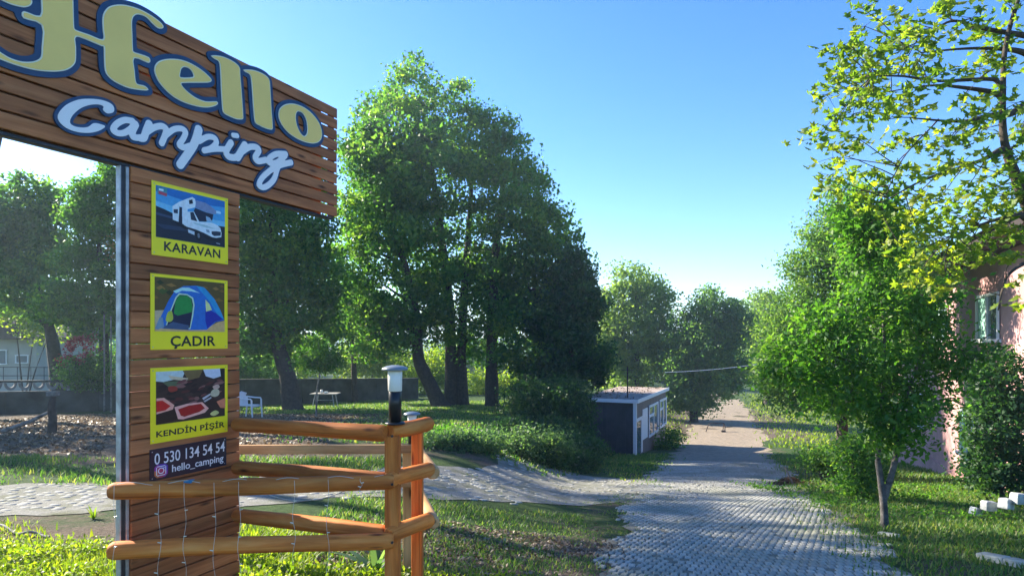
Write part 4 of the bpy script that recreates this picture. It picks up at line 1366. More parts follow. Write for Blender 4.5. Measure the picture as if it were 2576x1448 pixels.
shrub('bush', 'low weedy bush on the bank right of the fence', 1130, 13.6, [blob(1120, 1105, 32, 26, 13.6), blob(1165, 1110, 36, 24, 13.6)], 2600, .07, M['leaf_mid'], 44, G3)
shrub('bush', 'grey-green weeds along the foot of the bank', 1290, 15, [blob(1240, 1105, 46, 28, 15), blob(1310, 1110, 52, 30, 15), blob(1390, 1115, 48, 32, 15.5)], 5200, .07, M['leaf_blue'], 45, G3)
def g_blob(px, Y, h, r, rz=None):
    x = (px - CX) / F * Y
    return ((x, Y, hz(x, Y) + h), (r, r, rz or r * .8))
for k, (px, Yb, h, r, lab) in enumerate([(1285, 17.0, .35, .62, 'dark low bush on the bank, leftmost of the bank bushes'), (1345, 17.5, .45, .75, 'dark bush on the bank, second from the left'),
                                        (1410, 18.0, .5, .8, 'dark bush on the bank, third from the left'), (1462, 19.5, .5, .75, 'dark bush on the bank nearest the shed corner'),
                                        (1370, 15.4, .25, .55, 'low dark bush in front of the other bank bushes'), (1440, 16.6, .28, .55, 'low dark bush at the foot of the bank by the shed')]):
    shrub('bush', lab, px, Yb, [g_blob(px, Yb, h * .7, r * .85), g_blob(px + 26, Yb + .5, h * .8, r * .7), g_blob(px - 24, Yb - .2, h * .45, r * .62)], 5000, .085, M['leaf_shade'], 400 + k, 'dark bushes along the bank', .22)
for k, (px, Yb, lab) in enumerate([(1105, 12.9, 'dry grey-green weeds on the bank beside the far lamp'), (1165, 13.0, 'dry grey-green weeds on the bank, second clump from the far lamp'), (1225, 13.6, 'dry grey-green weeds on the bank, third clump from the far lamp')]):
    shrub('weed_clump', lab, px, Yb, [g_blob(px, Yb, .12, .42, .2), g_blob(px + 30, Yb + .2, .14, .36, .2), g_blob(px - 22, Yb - .3, .06, .36, .16)], 2600, .06, M['leaf_blue'], 440 + k, 'weed clumps on the bank', .14, cat='weeds')
shrub('bush', 'small leafy bush at the far end of the shed wall', 1690, 30, [blob(1690, 1100, 26, 24, 30), blob(1665, 1122, 22, 18, 30)], 1800, .12, M['leaf_mid'], 46, G3)

# far trees where the lane bends away
G4 = 'hazy trees where the lane bends'
Y = 50
tree('broadleaf_tree', 'tall hazy tree behind the shed, yellow-green sunlit left side', base_at(1600, Y),
     [stem_from(1600, Y, [(1598, 960, .28), (1600, 860, .2), (1600, 740, .1)], .36)],
     [blob(1585, 705, 48, 45, Y), blob(1640, 745, 58, 55, Y), blob(1545, 770, 52, 55, Y), blob(1600, 820, 80, 70, Y), blob(1540, 880, 48, 60, Y), blob(1615, 910, 70, 50, Y), blob(1670, 850, 50, 60, Y), blob(1520, 830, 40, 60, Y), blob(1570, 950, 60, 40, Y)],
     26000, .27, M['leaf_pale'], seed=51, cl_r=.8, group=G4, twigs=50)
Y = 47
tree('broadleaf_tree', 'bluish shaded tree hanging over the lane beyond the shed', base_at(1745, Y),
     [stem_from(1745, Y, [(1745, 1000, .28), (1755, 900, .2), (1790, 800, .1)], .36)],
     [blob(1790, 775, 52, 48, Y), blob(1835, 830, 52, 55, Y), blob(1765, 860, 70, 60, Y), blob(1720, 930, 56, 60, Y), blob(1800, 940, 72, 60, Y), blob(1745, 1005, 66, 34, Y), blob(1850, 900, 40, 50, Y), blob(1860, 800, 36, 46, Y), blob(1730, 830, 50, 60, Y), blob(1700, 990, 40, 40, Y)],
     34000, .24, M['leaf_feather'], seed=52, cl_r=.75, group=G4, twigs=60)
Y = 62
tree('broadleaf_tree', 'pale far tree closing the view above the lane', base_at(1930, Y),
     [stem_from(1930, Y, [(1928, 940, .28), (1926, 860, .15)], .36)],
     [blob(1905, 830, 48, 60, Y), blob(1955, 850, 60, 75, Y), blob(1915, 910, 55, 45, Y), blob(1990, 920, 60, 50, Y), blob(1930, 780, 50, 50, Y)],
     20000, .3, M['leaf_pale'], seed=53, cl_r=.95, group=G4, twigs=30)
for k, (px, Y, top, w, lab) in enumerate([(1660, 85, 850, 150, 'far hedge-like tree behind the hazy tree'), (1860, 95, 900, 130, 'farthest low tree at the end of the lane'),
                                         (2080, 80, 800, 170, 'far tree hidden behind the right hand trees'), (1400, 80, 820, 170, 'far tree behind the bushy mass left of the shed'),
                                         (1180, 85, 840, 170, 'far tree seen through the trunks of the tall trees'), (940, 85, 850, 160, 'far tree behind the slender dark tree'),
                                         (660, 80, 830, 170, 'far tree behind the dark tree by the sign'), (330, 75, 800, 170, 'far tree behind the amber-leaved tree'), (60, 80, 790, 170, 'far tree behind the mint house')]):
    cy = (top + 985) / 2
    tree('broadleaf_tree', lab, base_at(px, Y), [stem_from(px, Y, [(px, cy + 30, .25), (px, cy - 20, .12)], .35)],
         [blob(px - w * .3, cy + 10, w * .32, (985 - top) * .42, Y), blob(px + w * .25, cy, w * .34, (985 - top) * .46, Y), blob(px, cy - 12, w * .3, (985 - top) * .5, Y)],
         7000, .45, M['leaf_mid' if k % 2 else 'leaf_blue'], seed=60 + k, cl_r=1.4, group='far trees along the horizon', twigs=8)

# right hand side
Y = 16.5
tree('feathery_tree', 'paler feathery tree rising behind the small forked tree', base_at(2118, Y),
     [stem_from(2118, Y, [(2118, 1080, .13), (2114, 900, .11), (2110, 700, .08), (2108, 520, .04), (2108, 450, .02)], .17)],
     [blob(2110, 500, 34, 60, Y), blob(2075, 590, 55, 50, Y), blob(2160, 580, 50, 60, Y), blob(2050, 680, 75, 55, Y), blob(2150, 700, 85, 65, Y), blob(2010, 760, 75, 50, Y), blob(2110, 820, 110, 70, Y), blob(1990, 860, 70, 60, Y), blob(2040, 950, 105, 65, Y), blob(1985, 990, 62, 50, Y), blob(2150, 980, 90, 60, Y), blob(2230, 640, 70, 70, Y), blob(2260, 760, 80, 80, Y), blob(1960, 930, 50, 60, Y), blob(2110, 620, 70, 60, Y), blob(2215, 640, 100, 100, 14.4), blob(2300, 700, 75, 85, 13.6), blob(2250, 830, 90, 80, 14.4), blob(1950, 830, 45, 50, Y)],
     72000, .11, M['leaf_feather'], seed=71, cl_r=.42, twigs=110, aspect=.42)
Y = 7.5
b = base_at(2226, Y)
tree('forked_tree', 'small leafy tree with a forked patchy trunk on the right verge', b,
     [[((b[0], b[1], b[2] - .1), .047), (tuple(at(2222, 1265, Y)), .041), (tuple(at(2216, 1215, Y)), .037), (tuple(at(2208, 1150, Y)), .032), (tuple(at(2214, 1050, Y)), .027), (tuple(at(2225, 900, Y)), .017), (tuple(at(2215, 720, Y)), .012)],
      [(tuple(at(2224, 1250, Y)), .037), (tuple(at(2240, 1200, Y - .037)), .034), (tuple(at(2252, 1150, Y - .037)), .032), (tuple(at(2256, 1090, Y - .037)), .027), (tuple(at(2290, 960, Y - .1)), .017), (tuple(at(2340, 850, Y - .1)), .012)]],
     [blob(2185, 690, 85, 75, Y), blob(2120, 800, 80, 70, Y), blob(2250, 790, 90, 80, Y), blob(2050, 900, 95, 80, Y), blob(2180, 920, 110, 75, Y), blob(2310, 880, 95, 80, Y), blob(2385, 900, 70, 70, Y, -.2), blob(2160, 560, 60, 60, Y), blob(2235, 560, 60, 60, Y), blob(2150, 500, 40, 50, Y),
      blob(2100, 1010, 105, 55, Y), blob(2230, 1040, 110, 60, Y, -.2), blob(2300, 985, 70, 45, Y), blob(2215, 1110, 65, 35, Y, -.2), blob(2000, 950, 75, 70, Y), blob(2200, 620, 70, 60, Y), blob(2330, 760, 80, 70, Y), blob(2430, 960, 45, 60, Y), blob(2060, 820, 70, 60, Y), blob(1950, 890, 40, 50, Y)],
     17500, .076, M['leaf_mid'], M['darkpatch'], seed=72, cl_r=.24, twigs=190, per=38, shell=.2, aspect=.5, up=.6)
shrub('bush', 'dark green bush growing against the pink house', 2520, 10.2, [blob(2520, 960, 70, 80, 10.2), blob(2490, 1075, 65, 80, 10.2), blob(2560, 1080, 75, 95, 10.2), blob(2480, 1180, 60, 50, 10.2), blob(2545, 1190, 70, 50, 10.2)], 13000, .075, M['leaf_shade'], 73, None, .26)
shrub('bush', 'low sapling bush around the foot of the feathery tree', 2160, 10.5, [blob(2150, 1220, 32, 45, 10.5), blob(2180, 1180, 34, 60, 10.5), blob(2140, 1130, 36, 36, 10.5)], 4000, .07, M['leaf_dark'], 74)
shrub('bush', 'dark low bush on the shaded verge beside the lane', 2070, 14, [blob(2050, 1150, 40, 24, 14), blob(2090, 1160, 34, 22, 14)], 3000, .07, M['leaf_dark'], 75)

# overhanging plane tree, top right
plane = empty('plane_tree', (5.6, 6.4, hz(5.6, 6.4)))
tag(plane, 'big-leaved plane tree whose branches hang in from the top right', 'tree')
PY = 6.1
limbs = [
 [(2700, 1120, 6.4, .17), (2690, 900, 6.4, .15), (2640, 640, 6.3, .09), (2570, 480, 6.2, .055), (2526, 358, 6.1, .034), (2522, 221, 6.1, .026), (2530, 110, 6.1, .02), (2560, 0, 6.1, .02), (2580, -80, 6.1, .012)],
 [(2522, 225, 6.1, .022), (2499, 200, 6.1, .02), (2361, 204, 6.0, .013), (2270, 192, 5.9, .010), (2195, 192, 5.9, .005)],
 [(2522, 250, 6.1, .03), (2499, 233, 6.1, .024), (2424, 221, 6.2, .018), (2353, 215, 6.3, .012), (2270, 225, 6.4, .006), (2190, 240, 6.4, .004)],
 [(2620, 240, 6.1, .05), (2574, 267, 6.1, .038), (2537, 288, 6.1, .03), (2499, 288, 6.0, .022), (2424, 306, 5.9, .014), (2303, 298, 5.8, .006)],
 [(2680, 190, 6.3, .05), (2575, 133, 6.3, .03), (2507, 123, 6.3, .018), (2424, 123, 6.3, .012), (2316, 133, 6.3, .006)],
 [(2540, 380, 6.1, .035), (2520, 375, 6.1, .028), (2466, 404, 6.0, .018), (2320, 454, 5.9, .010), (2236, 500, 5.8, .005)],
 [(2580, 90, 6.2, .03), (2466, 71, 6.2, .018), (2391, 54, 6.1, .012), (2320, 100, 6.0, .007), (2278, 121, 6.0, .004)],
 [(2360, 300, 5.9, .008), (2345, 317, 5.9, .007), (2270, 400, 5.9, .005), (2216, 521, 5.9, .003)],
 [(2590, 560, 6.2, .04), (2560, 540, 6.1, .025), (2480, 560, 6.0, .012), (2400, 590, 5.9, .006)],
 [(2640, 640, 6.3, .04), (2580, 660, 6.1, .02), (2530, 700, 6.0, .01), (2510, 780, 6.0, .006)],
]
nodes = []
for i, L in enumerate(limbs):
    mb = MB()
    P3 = [tuple(at(x, y, d)) for x, y, d, r in L]
    if i == 0:
        P3 = [(5.7, 6.4, hz(5.7, 6.4) - .2)] + P3; R3 = [.2] + [r for *_, r in L]
    else: R3 = [r for *_, r in L]
    cp = cat_rom(P3, False, 6)
    cr = np.interp(np.linspace(0, len(P3) - 1, len(cp)), range(len(P3)), R3)
    mb.tube([Vector(p) for p in cp], list(cr), 9, False)
    mb.build('trunk' if i == 0 else 'branch', M['bark'], plane)
    nodes += [Vector(p) for p in cp[(12 if i == 0 else 2):]]
cl = [(530,50),(550,160),(740,80),(850,170),(790,300),(660,320),(560,370),(450,440),(390,470),(400,280),(480,290),(560,520),(530,600),(320,570),(400,690),(370,770),(480,690),(600,640),(650,560),(800,590),(820,690),(700,720),(250,830),(500,830),(380,920),(360,950),(730,870),(820,840),(890,390),(1000,450),(950,490),(1150,610),(1190,720),(1240,780),(1290,690),(1050,850),(1090,800),(1000,890),(1400,990),(1250,1100),(1330,1130),(1440,890),(1390,400),(1240,420),(1290,340),(1380,260),(1300,190),(1050,40),(1000,70),(1200,110),(1180,180),(1430,40),(990,1050),(1060,1000),(1150,980),(740,1000),(700,1090),(580,1160),(540,1060),(340,1060),(390,1150),(600,1230),(1000,1200),(900,1180),(1180,1230),(1290,1250),(1050,1310),(1450,1280),(1230,1360),(1400,1380),
      (700,400),(620,300),(430,480),(960,250),(880,220),(1470,620),(1490,760),(1460,1080),(1480,960),(1350,560),(1120,1180),(1380,1180),(1480,1180),(820,1290),(700,1310),(1120,1420),(1300,1450),(1480,1420),(980,1400),(600,420),(760,250)]
cl = [(1944.6 + x * .4169, y * .4169) for x, y in cl] + [(2560, 640), (2575, 760), (2500, 640), (2555, 580), (2590, 700), (2600, 500), (2600, 60), (2570, 350), (2450, 640), (2400, 620), (2440, 560), (2350, 600), (2300, 560), (2380, 530), (2330, 660), (2380, 680), (2290, 640), (2260, 610), (2440, 620), (2340, 720), (2300, 700)]
leafP, leafT = [], []
rr = random.Random(5)
tw = MB()
for px, py in cl:
    Yc = 5.95 + rr.uniform(-.35, .55)
    c = at(px, py, Yc)
    n0 = min(nodes, key=lambda a: (a - c).length)
    limb(tw, n0, c, .006, .003, .16, rr, 5, 5)
    dens = 21 if py < 380 else 20
    tone = rr.uniform(.2, .85)
    for k in range(dens):
        o = Vector((rr.gauss(0, .105), rr.gauss(0, .105), rr.gauss(-.01, .045)))
        leafP.append(c + o); leafT.append(min(1, max(0, tone + rr.gauss(0, .2))))
        if k % 6 == 0:
            limb(tw, c, c + o, .0028, .0015, .15, rr, 3, 4)
tag(tw.build('twigs', M['bark'], plane), kind='stuff')
# five-lobed leaf
lobes = []
for k in range(11):
    a = -2.45 + 4.9 * k / 10
    r = (1.0 if k % 2 else .52) * (1.1 if k == 5 else 1)
    lobes.append((r * math.sin(a) * .5, r * math.cos(a) * .5, 0.06 * (1 if k % 2 else -1) - .1 * abs(math.sin(a)) * .5))
lv = np.array([(0, -.12, .05)] + lobes); lfaces = [(0, k, k + 1) for k in range(1, 11)]
ORDER = sorted(range(len(leafP)), key=lambda i: leafP[i].y if abs(leafP[i].x / leafP[i].y) < .8 and leafP[i].z < 1.6 + .53 * leafP[i].y else 99)
pick = set(ORDER[:300])
lms = []
for v_ in range(4):
    me = bpy.data.meshes.new('leaf')
    me.from_pydata([tuple(p) for p in lv], [], lfaces)
    a_ = me.attributes.new('rnd', 'FLOAT', 'POINT'); a_.data.foreach_set('value', np.full(len(lv), .2 + .22 * v_, np.float32))
    me.materials.append(M['leaf_plane']); lms.append(me)
inv = parent_matrix(plane).inverted()
jv, jf, jr = [], [], []
for i, p in enumerate(leafP):
    sc = rr.uniform(.072, .122)
    R = Matrix.Rotation(rr.uniform(0, 6.28), 3, 'Z') @ Matrix.Rotation(rr.gauss(0, .75) - .4, 3, 'X') @ Matrix.Rotation(rr.gauss(0, .5), 3, 'Y')
    if i in pick:
        o = bpy.data.objects.new('leaf', lms[min(3, int(leafT[i] * 4))])
        C.objects.link(o); o.parent = plane; o.matrix_parent_inverse = inv
        o.matrix_basis = Matrix.LocRotScale(p, R.to_quaternion(), Vector((sc, sc, sc)))
    else:
        A = np.array(R) * sc
        b0 = len(jv)
        jv.extend((lv @ A.T + np.array(p)).tolist())
        jf.extend([(b0 + a, b0 + b_, b0 + c) for a, b_, c in lfaces]); jr.extend([leafT[i]] * len(lv))
o = link('foliage', np_mesh('foliage', jv, jf, 3, {'rnd': jr}), M['leaf_plane'], plane)
tag(o, kind='stuff')

# ------------------------------------------------------------------ grass and litter
def blades(name, xy, hmin, hmax, wid, mat, label, seed, lean=.45, tone=None):
    r = np.random.default_rng(seed)
    n = len(xy)
    z = hgt(xy[:, 0], xy[:, 1]) - .008
    a = r.uniform(0, 2 * np.pi, n); h = r.uniform(hmin, hmax, n)
    d = np.stack([np.cos(a), np.sin(a)], -1); s = np.stack([-d[:, 1], d[:, 0]], -1)
    w = wid * r.uniform(.6, 1.4, n)
    le = h * r.uniform(.1, lean, n) * 1.6
    b0 = np.concatenate([xy - s * w[:, None] / 2, z[:, None]], 1)
    b1 = np.concatenate([xy + s * w[:, None] / 2, z[:, None]], 1)
    md = xy + d * (le * .35)[:, None]
    m0 = np.concatenate([md - s * w[:, None] * .45, (z + h * .6)[:, None]], 1)
    m1 = np.concatenate([md + s * w[:, None] * .45, (z + h * .6)[:, None]], 1)
    t = np.concatenate([xy + d * le[:, None], (z + h)[:, None]], 1)
    V = np.stack([b0, b1, m1, m0, t], 1).reshape(-1, 3)
    i = np.arange(n)[:, None] * 5
    T = np.concatenate([i + [0, 1, 2], i + [0, 2, 3], i + [3, 2, 4]], 0)
    rv = r.random(n) if tone is None else np.clip(tone + r.normal(0, .2, n), 0, 1)
    o = link(name, np_mesh(name, V, T, 3, {'rnd': np.repeat(rv, 5)}), mat)
    tag(o, label, 'grass', kind='stuff')
    return o

def off_paving(xy, m=0.0, soft=.25):
    d1 = np.abs(xy[:, 0] - pw(xy[:, 1], ROAD_C)) - pw(xy[:, 1], ROAD_H)
    d2 = np.abs(xy[:, 1] - branch_y(xy[:, 0])) - branch_h(xy[:, 0]) + .1
    d2 = np.where(xy[:, 0] > 2.4, 9, d2)
    d = np.minimum(d1, d2) + rng.normal(0, soft, len(xy)) * .6
    return d > m

def scatter(n, x0, x1, y0, y1, clump=0.0, thr=0.5, sc=1.2, seed=0):
    r = np.random.default_rng(seed)
    xy = np.stack([r.uniform(x0, x1, n), r.uniform(y0, y1, n)], -1)
    if clump:
        f = sum(np.sin(xy[:, 0] * sc * k * math.cos(p) + xy[:, 1] * sc * k * math.sin(p) + p * 3) / k ** .5 for k, p in ((1.0, .3), (1.7, 1.9), (2.9, 4.1), (4.3, 5.2), (6.1, .9)))
        f = (f / 3.2 + 1) / 2
        xy = xy[(f + r.normal(0, .12, len(f))) > thr * clump]
    return xy

g = scatter(52000, -5.2, -1.55, 3.0, 6.35, .8, .45, 1.6, 3)
g = g[g[:, 1] < 5.5 + .4 * np.sin(g[:, 0] * 2.1) + rng.normal(0, .25, len(g))]
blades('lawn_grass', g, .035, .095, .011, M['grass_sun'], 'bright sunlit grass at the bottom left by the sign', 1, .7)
g = scatter(26000, -2.0, .9, 3.5, 8.3, .95, .54, 1.7, 4); g = g[off_paving(g, -.05, .5)]
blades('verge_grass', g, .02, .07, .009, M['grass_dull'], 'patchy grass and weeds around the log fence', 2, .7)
g = scatter(30000, -.8, 2.8, 4.2, 11.0, .95, .55, 1.3, 5); g = g[off_paving(g, -.12, .6)]
blades('verge_grass', g, .012, .045, .009, M['grass_dull'], 'worn short grass between fence and lane', 3, .7)
g = scatter(62000, 2.8, 9.5, 4.2, 13.5, .55, .5, 1.1, 6); g = g[off_paving(g, -.15, .6)]
blades('verge_grass', g, .025, .075, .012, M['grass_dull'], 'green grass verge to the right of the lane', 4, .6)
g = scatter(30000, 4, 15, 11.5, 27, .4, .5, .8, 7); g = g[off_paving(g, .1, .6)]
blades('verge_grass', g, .05, .13, .022, M['grass_dull'], 'shaded grass sloping down to the pink house', 5, .6)
g = scatter(60000, -13, 5, 12.8, 36, .4, .5, .7, 8); g = g[off_paving(g, .3, .6)]; g = g[(g[:, 0] > -4.6 + rng.normal(0, .5, len(g))) | (g[:, 1] > 24)]
blades('lawn_grass', g, .04, .10, .028, M['grass_dull'], 'shady lawn under the tall trees', 6, .6)
g = scatter(16000, -12, -2.0, 8.3, 11.2, .9, .5, .9, 9); g = g[off_paving(g, .05, .3)]
blades('verge_grass', g, .04, .11, .016, M['grass_dull'], 'grass strip along the far side of the side lane', 7, .7)
g = scatter(7000, .5, 4.5, 5, 18, .9, .78, 1.2, 10); g = g[~off_paving(g, -.1, .2)]
blades('joint_grass', g, .012, .03, .007, M['grass_dull'], 'tufts growing in the joints of the paving', 8, .7)
g = scatter(22000, 8, 40, 30, 75, .4, .5, .3, 12); g = g[off_paving(g, .3, 1.0)]
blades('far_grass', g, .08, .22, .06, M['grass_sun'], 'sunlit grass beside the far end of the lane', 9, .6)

def litter_mesh(xy, size, seed):
    r = np.random.default_rng(seed)
    p = np.concatenate([xy, (hgt(xy[:, 0], xy[:, 1]) + .012)[:, None]], 1)
    return leaves_mesh('fallen_leaves', p, size, .6, 1.6, None, 0, seed)
def weeds(xy, size, seed):
    r = np.random.default_rng(seed)
    z = hgt(xy[:, 0], xy[:, 1])
    n = len(xy)
    k = 14
    c = np.repeat(np.concatenate([xy, z[:, None]], 1), k, 0) + r.normal(size=(n * k, 3)) * [.06, .06, .03] + [0, 0, .06]
    return leaves_mesh('weeds', c, size, .6, .9, None, 0, seed)
g = scatter(16000, -16, -3.6, 11.6, 24, .6, .5, .7, 20)
tag(link('fallen_leaves', litter_mesh(g, .10, 21), M['litter']), 'dry brown leaves strewn over the left bank', 'leaves', kind='stuff')
g = scatter(8000, -1.6, 2.0, 4.0, 6.8, .8, .5, 1.5, 22); g = g[off_paving(g, -.1, .3)]
tag(link('fallen_leaves', litter_mesh(g, .045, 23), M['litter']), 'dry leaf litter on the worn verge by the fence', 'leaves', kind='stuff')
g = scatter(1600, .5, 8, 4.5, 16, .8, .6, .8, 24)
tag(link('fallen_leaves', litter_mesh(g, .04, 25), M['litter']), 'scattered dry leaves on the lane and its edges', 'leaves', kind='stuff')
g = scatter(1500, -1.9, .2, 3.5, 4.6, .9, .55, 2.0, 26)
tag(link('weeds', weeds(g, .035, 27), M['grass_sun']), 'low leafy weeds growing at the foot of the fence', 'weeds', kind='stuff')
g = scatter(1100, -4.6, -1.9, 3.4, 5.2, .9, .5, 2.0, 28)
tag(link('weeds', weeds(g, .035, 29), M['grass_sun']), 'clover-like weeds among the bright grass', 'weeds', kind='stuff')
g = scatter(700, 4.5, 9.5, 8, 13.5, .9, .5, 1.0, 30)
tag(link('weeds', weeds(g, .05, 31), M['leaf_mid']), 'ground ivy covering the shaded slope by the pink house', 'weeds', kind='stuff')

# spiky plant inside the fence and the bright sprout by the lane
def spiky(label, loc, n, L, mat, seed, spread=1.0):
    r = random.Random(seed)
    root = empty('spiky_plant', loc); tag(root, label, 'plant')
    for k in range(n):
        a = 2 * math.pi * k / n + r.uniform(-.3, .3); e = r.uniform(.5, 1.25)
        mb = MB(); pts = []; l = L * r.uniform(.7, 1.1); w = l * .075
        vs, fs = [], []
        for j in range(5):
            t = j / 4
            out = l * spread * math.cos(e) * t; up_ = l * (math.sin(e) * t - .28 * t * t)
            x, y, z = loc[0] + math.cos(a) * out, loc[1] + math.sin(a) * out, loc[2] + up_
            ww = w * (1 - t) ** .7 * (.6 + .8 * t * (1 - t) * 2) + .001
            vs += [(x - math.sin(a) * ww, y + math.cos(a) * ww, z), (x + math.sin(a) * ww, y - math.cos(a) * ww, z)]
        for j in range(4): fs.append((2 * j, 2 * j + 1, 2 * j + 3, 2 * j + 2))
        mb.add(vs, fs, 0, True); me = mb.mesh('blade_leaf')
        a_ = me.attributes.new('rnd', 'FLOAT', 'POINT'); a_.data.foreach_set('value', np.full(len(vs), r.random(), np.float32))
        link('blade_leaf', me, mat, root)
x, y = -1.02, 4.75
spiky('dark spiky plant with sword leaves inside the fence', (x, y, hz(x, y) + .02), 13, .46, M['leaf_blue'], 3)
x, y = (235 - CX) / F * 6.35, 6.35
spiky('bright green sprout standing alone at the edge of the side lane', (x, y, hz(x, y)), 9, .22, M['grass_sun'], 4, .6)

# ------------------------------------------------------------------ left boundary wall, railing, houses
WP0, WP1 = base_at(-120, 23.0), base_at(1050, 38.5)
wd = Vector((WP1[0] - WP0[0], WP1[1] - WP0[1], 0)); WL = wd.length; wd.normalize()
wnrm = Vector((wd.y, -wd.x, 0))
wall = empty('boundary_wall', WP0); tag(wall, 'low grey concrete boundary wall with a pierced crescent band, behind the lawn', 'wall')
def wpt(s, z, n=0.0):
    p = Vector((WP0[0], WP0[1], 0)) + wd * s + wnrm * n
    return Vector((p.x, p.y, z))
def wtop(s):
    return np.interp(s, [0, WL], [WP0[2] + 1.18, WP1[2] + 1.15])
RW = Matrix(((wd.x, wnrm.x, 0), (wd.y, wnrm.y, 0), (0, 0, 1)))
nseg = 14
def s_of_px(px):
    k = (px - CX) / F
    # (WP0x + s wd.x) = k (WP0y + s wd.y)
    return (k * WP0[1] - WP0[0]) / (wd.x - k * wd.y)
sA, sB = s_of_px(22), s_of_px(155)
for k in range(nseg):
    s0, s1 = WL * k / nseg, WL * (k + 1) / nseg
    t0, t1 = wtop(s0), wtop(s1)
    if s0 < sB: t0 -= .34; t1 -= .34
    b0, b1 = hz(*wpt(s0, 0).xy) - .3, hz(*wpt(s1, 0).xy) - .3
    mb = MB(); e = .006
    v = [wpt(s0 + e, b0, .09), wpt(s1 - e, b1, .09), wpt(s1 - e, b1, -.09), wpt(s0 + e, b0, -.09), wpt(s0 + e, t0, .09), wpt(s1 - e, t1, .09), wpt(s1 - e, t1, -.09), wpt(s0 + e, t0, -.09)]
    mb.add(v, [(3, 2, 1, 0), (4, 5, 6, 7), (0, 1, 5, 4), (1, 2, 6, 5), (2, 3, 7, 6), (3, 0, 4, 7)])
    mb.build('wall_panel', M['shadewall'], wall)
    mb = MB(); tt0, tt1 = wtop(s0), wtop(s1)
    v = [wpt(s0, tt0 + .002, .12), wpt(s1, tt1 + .002, .12), wpt(s1, tt1 + .002, -.12), wpt(s0, tt0 + .002, -.12), wpt(s0, tt0 + .08, .12), wpt(s1, tt1 + .08, .12), wpt(s1, tt1 + .08, -.12), wpt(s0, tt0 + .08, -.12)]
    mb.add(v, [(3, 2, 1, 0), (4, 5, 6, 7), (0, 1, 5, 4), (1, 2, 6, 5), (2, 3, 7, 6), (3, 0, 4, 7)])
    mb.build('coping', M['shadewall'], wall)
# pierced band: U-shaped blocks
s = 0.15
sBe = WL * math.ceil(sB / (WL / nseg)) / nseg
while s < sBe - .1:
    z1 = wtop(s) ; r = .20
    mb = MB()
    for k in range(8):
        a0, a1 = math.pi + math.pi * k / 8, math.pi + math.pi * (k + 1) / 8
        q = []
        for a, rad in ((a0, r), (a1, r), (a1, r * .62), (a0, r * .62)):
            q.append((s + r + rad * math.cos(a), z1 - .02 + rad * math.sin(a) * 1.45))
        vs = [wpt(a, b, .06) for a, b in q] + [wpt(a, b, -.06) for a, b in q]
        mb.add(vs, [(0, 1, 2, 3), (7, 6, 5, 4), (0, 4, 5, 1), (1, 5, 6, 2), (2, 6, 7, 3), (3, 7, 4, 0)])
    mb.build('crescent_block', M['concrete'], wall)
    s += .44
# railing above
rail = empty('iron_railing', tuple(wpt(1, wtop(1)))); tag(rail, 'thin dark iron railing on top of the boundary wall at far left', 'railing')
s_end = s_of_px(190)
for zz in (.18, .5):
    mb = MB(); mb.tube([wpt(.1, wtop(.1) + .08 + zz), wpt(s_end, wtop(s_end) + .08 + zz)], .014, 6); mb.build('rail', M['darksteel'], rail)
s = .2
while s < s_end:
    mb = MB(); mb.tube([wpt(s, wtop(s) + .07), wpt(s, wtop(s) + .60)], .012, 6); mb.build('bar', M['darksteel'], rail)
    s += .42
mb = MB(); mb.tube([wpt(s_end, wtop(s_end) - .9), wpt(s_end, wtop(s_end) + .85)], .03, 8); mb.build('post', M['darksteel'], rail)

def quad_wall(mb, p, q, z0, z1, th=.12):
    p, q = Vector((p[0], p[1], 0)), Vector((q[0], q[1], 0))
    d = (q - p).normalized(); n = Vector((-d.y, d.x, 0)) * th
    v = []
    for z in (z0, z1):
        v += [(p.x, p.y, z), (q.x, q.y, z), (q.x + n.x, q.y + n.y, z), (p.x + n.x, p.y + n.y, z)]
    mb.add(v, [(3, 2, 1, 0), (4, 5, 6, 7), (0, 1, 5, 4), (1, 2, 6, 5), (2, 3, 7, 6), (3, 0, 4, 7)])

# mint building
YM = 46
gz = hz((180 - CX) / F * YM, YM)
def X(px, Y): return (px - CX) / F * Y
def Z(py, Y): return EYE - (py - HY) / F * Y
mint = empty('mint_house', (X(180, YM), YM, gz)); tag(mint, 'pale mint green house seen past the leftmost trunk', 'house')
mb = MB(); mb.box(((X(60, YM) + X(262, YM)) / 2, YM + 3, (gz - .5 + Z(818, YM)) / 2), ((X(262, YM) - X(60, YM)) / 2, 3, (Z(818, YM) - gz + .5) / 2)); mb.build('wall', M['mint'], mint)
mb = MB(); a, b = X(50, YM), X(272, YM); zt = Z(818, YM)
mb.add([(a, YM - .4, zt + .01), (b, YM - .4, zt + .01), (b, YM + 6.4, zt + .01), (a, YM + 6.4, zt + .01), (a, YM + 3, zt + 1.0), (b, YM + 3, zt + 1.0)], [(0, 1, 5, 4), (2, 3, 4, 5), (1, 2, 5), (3, 0, 4), (3, 2, 1, 0)])
mb.build('roof', M['rooftile'], mint)
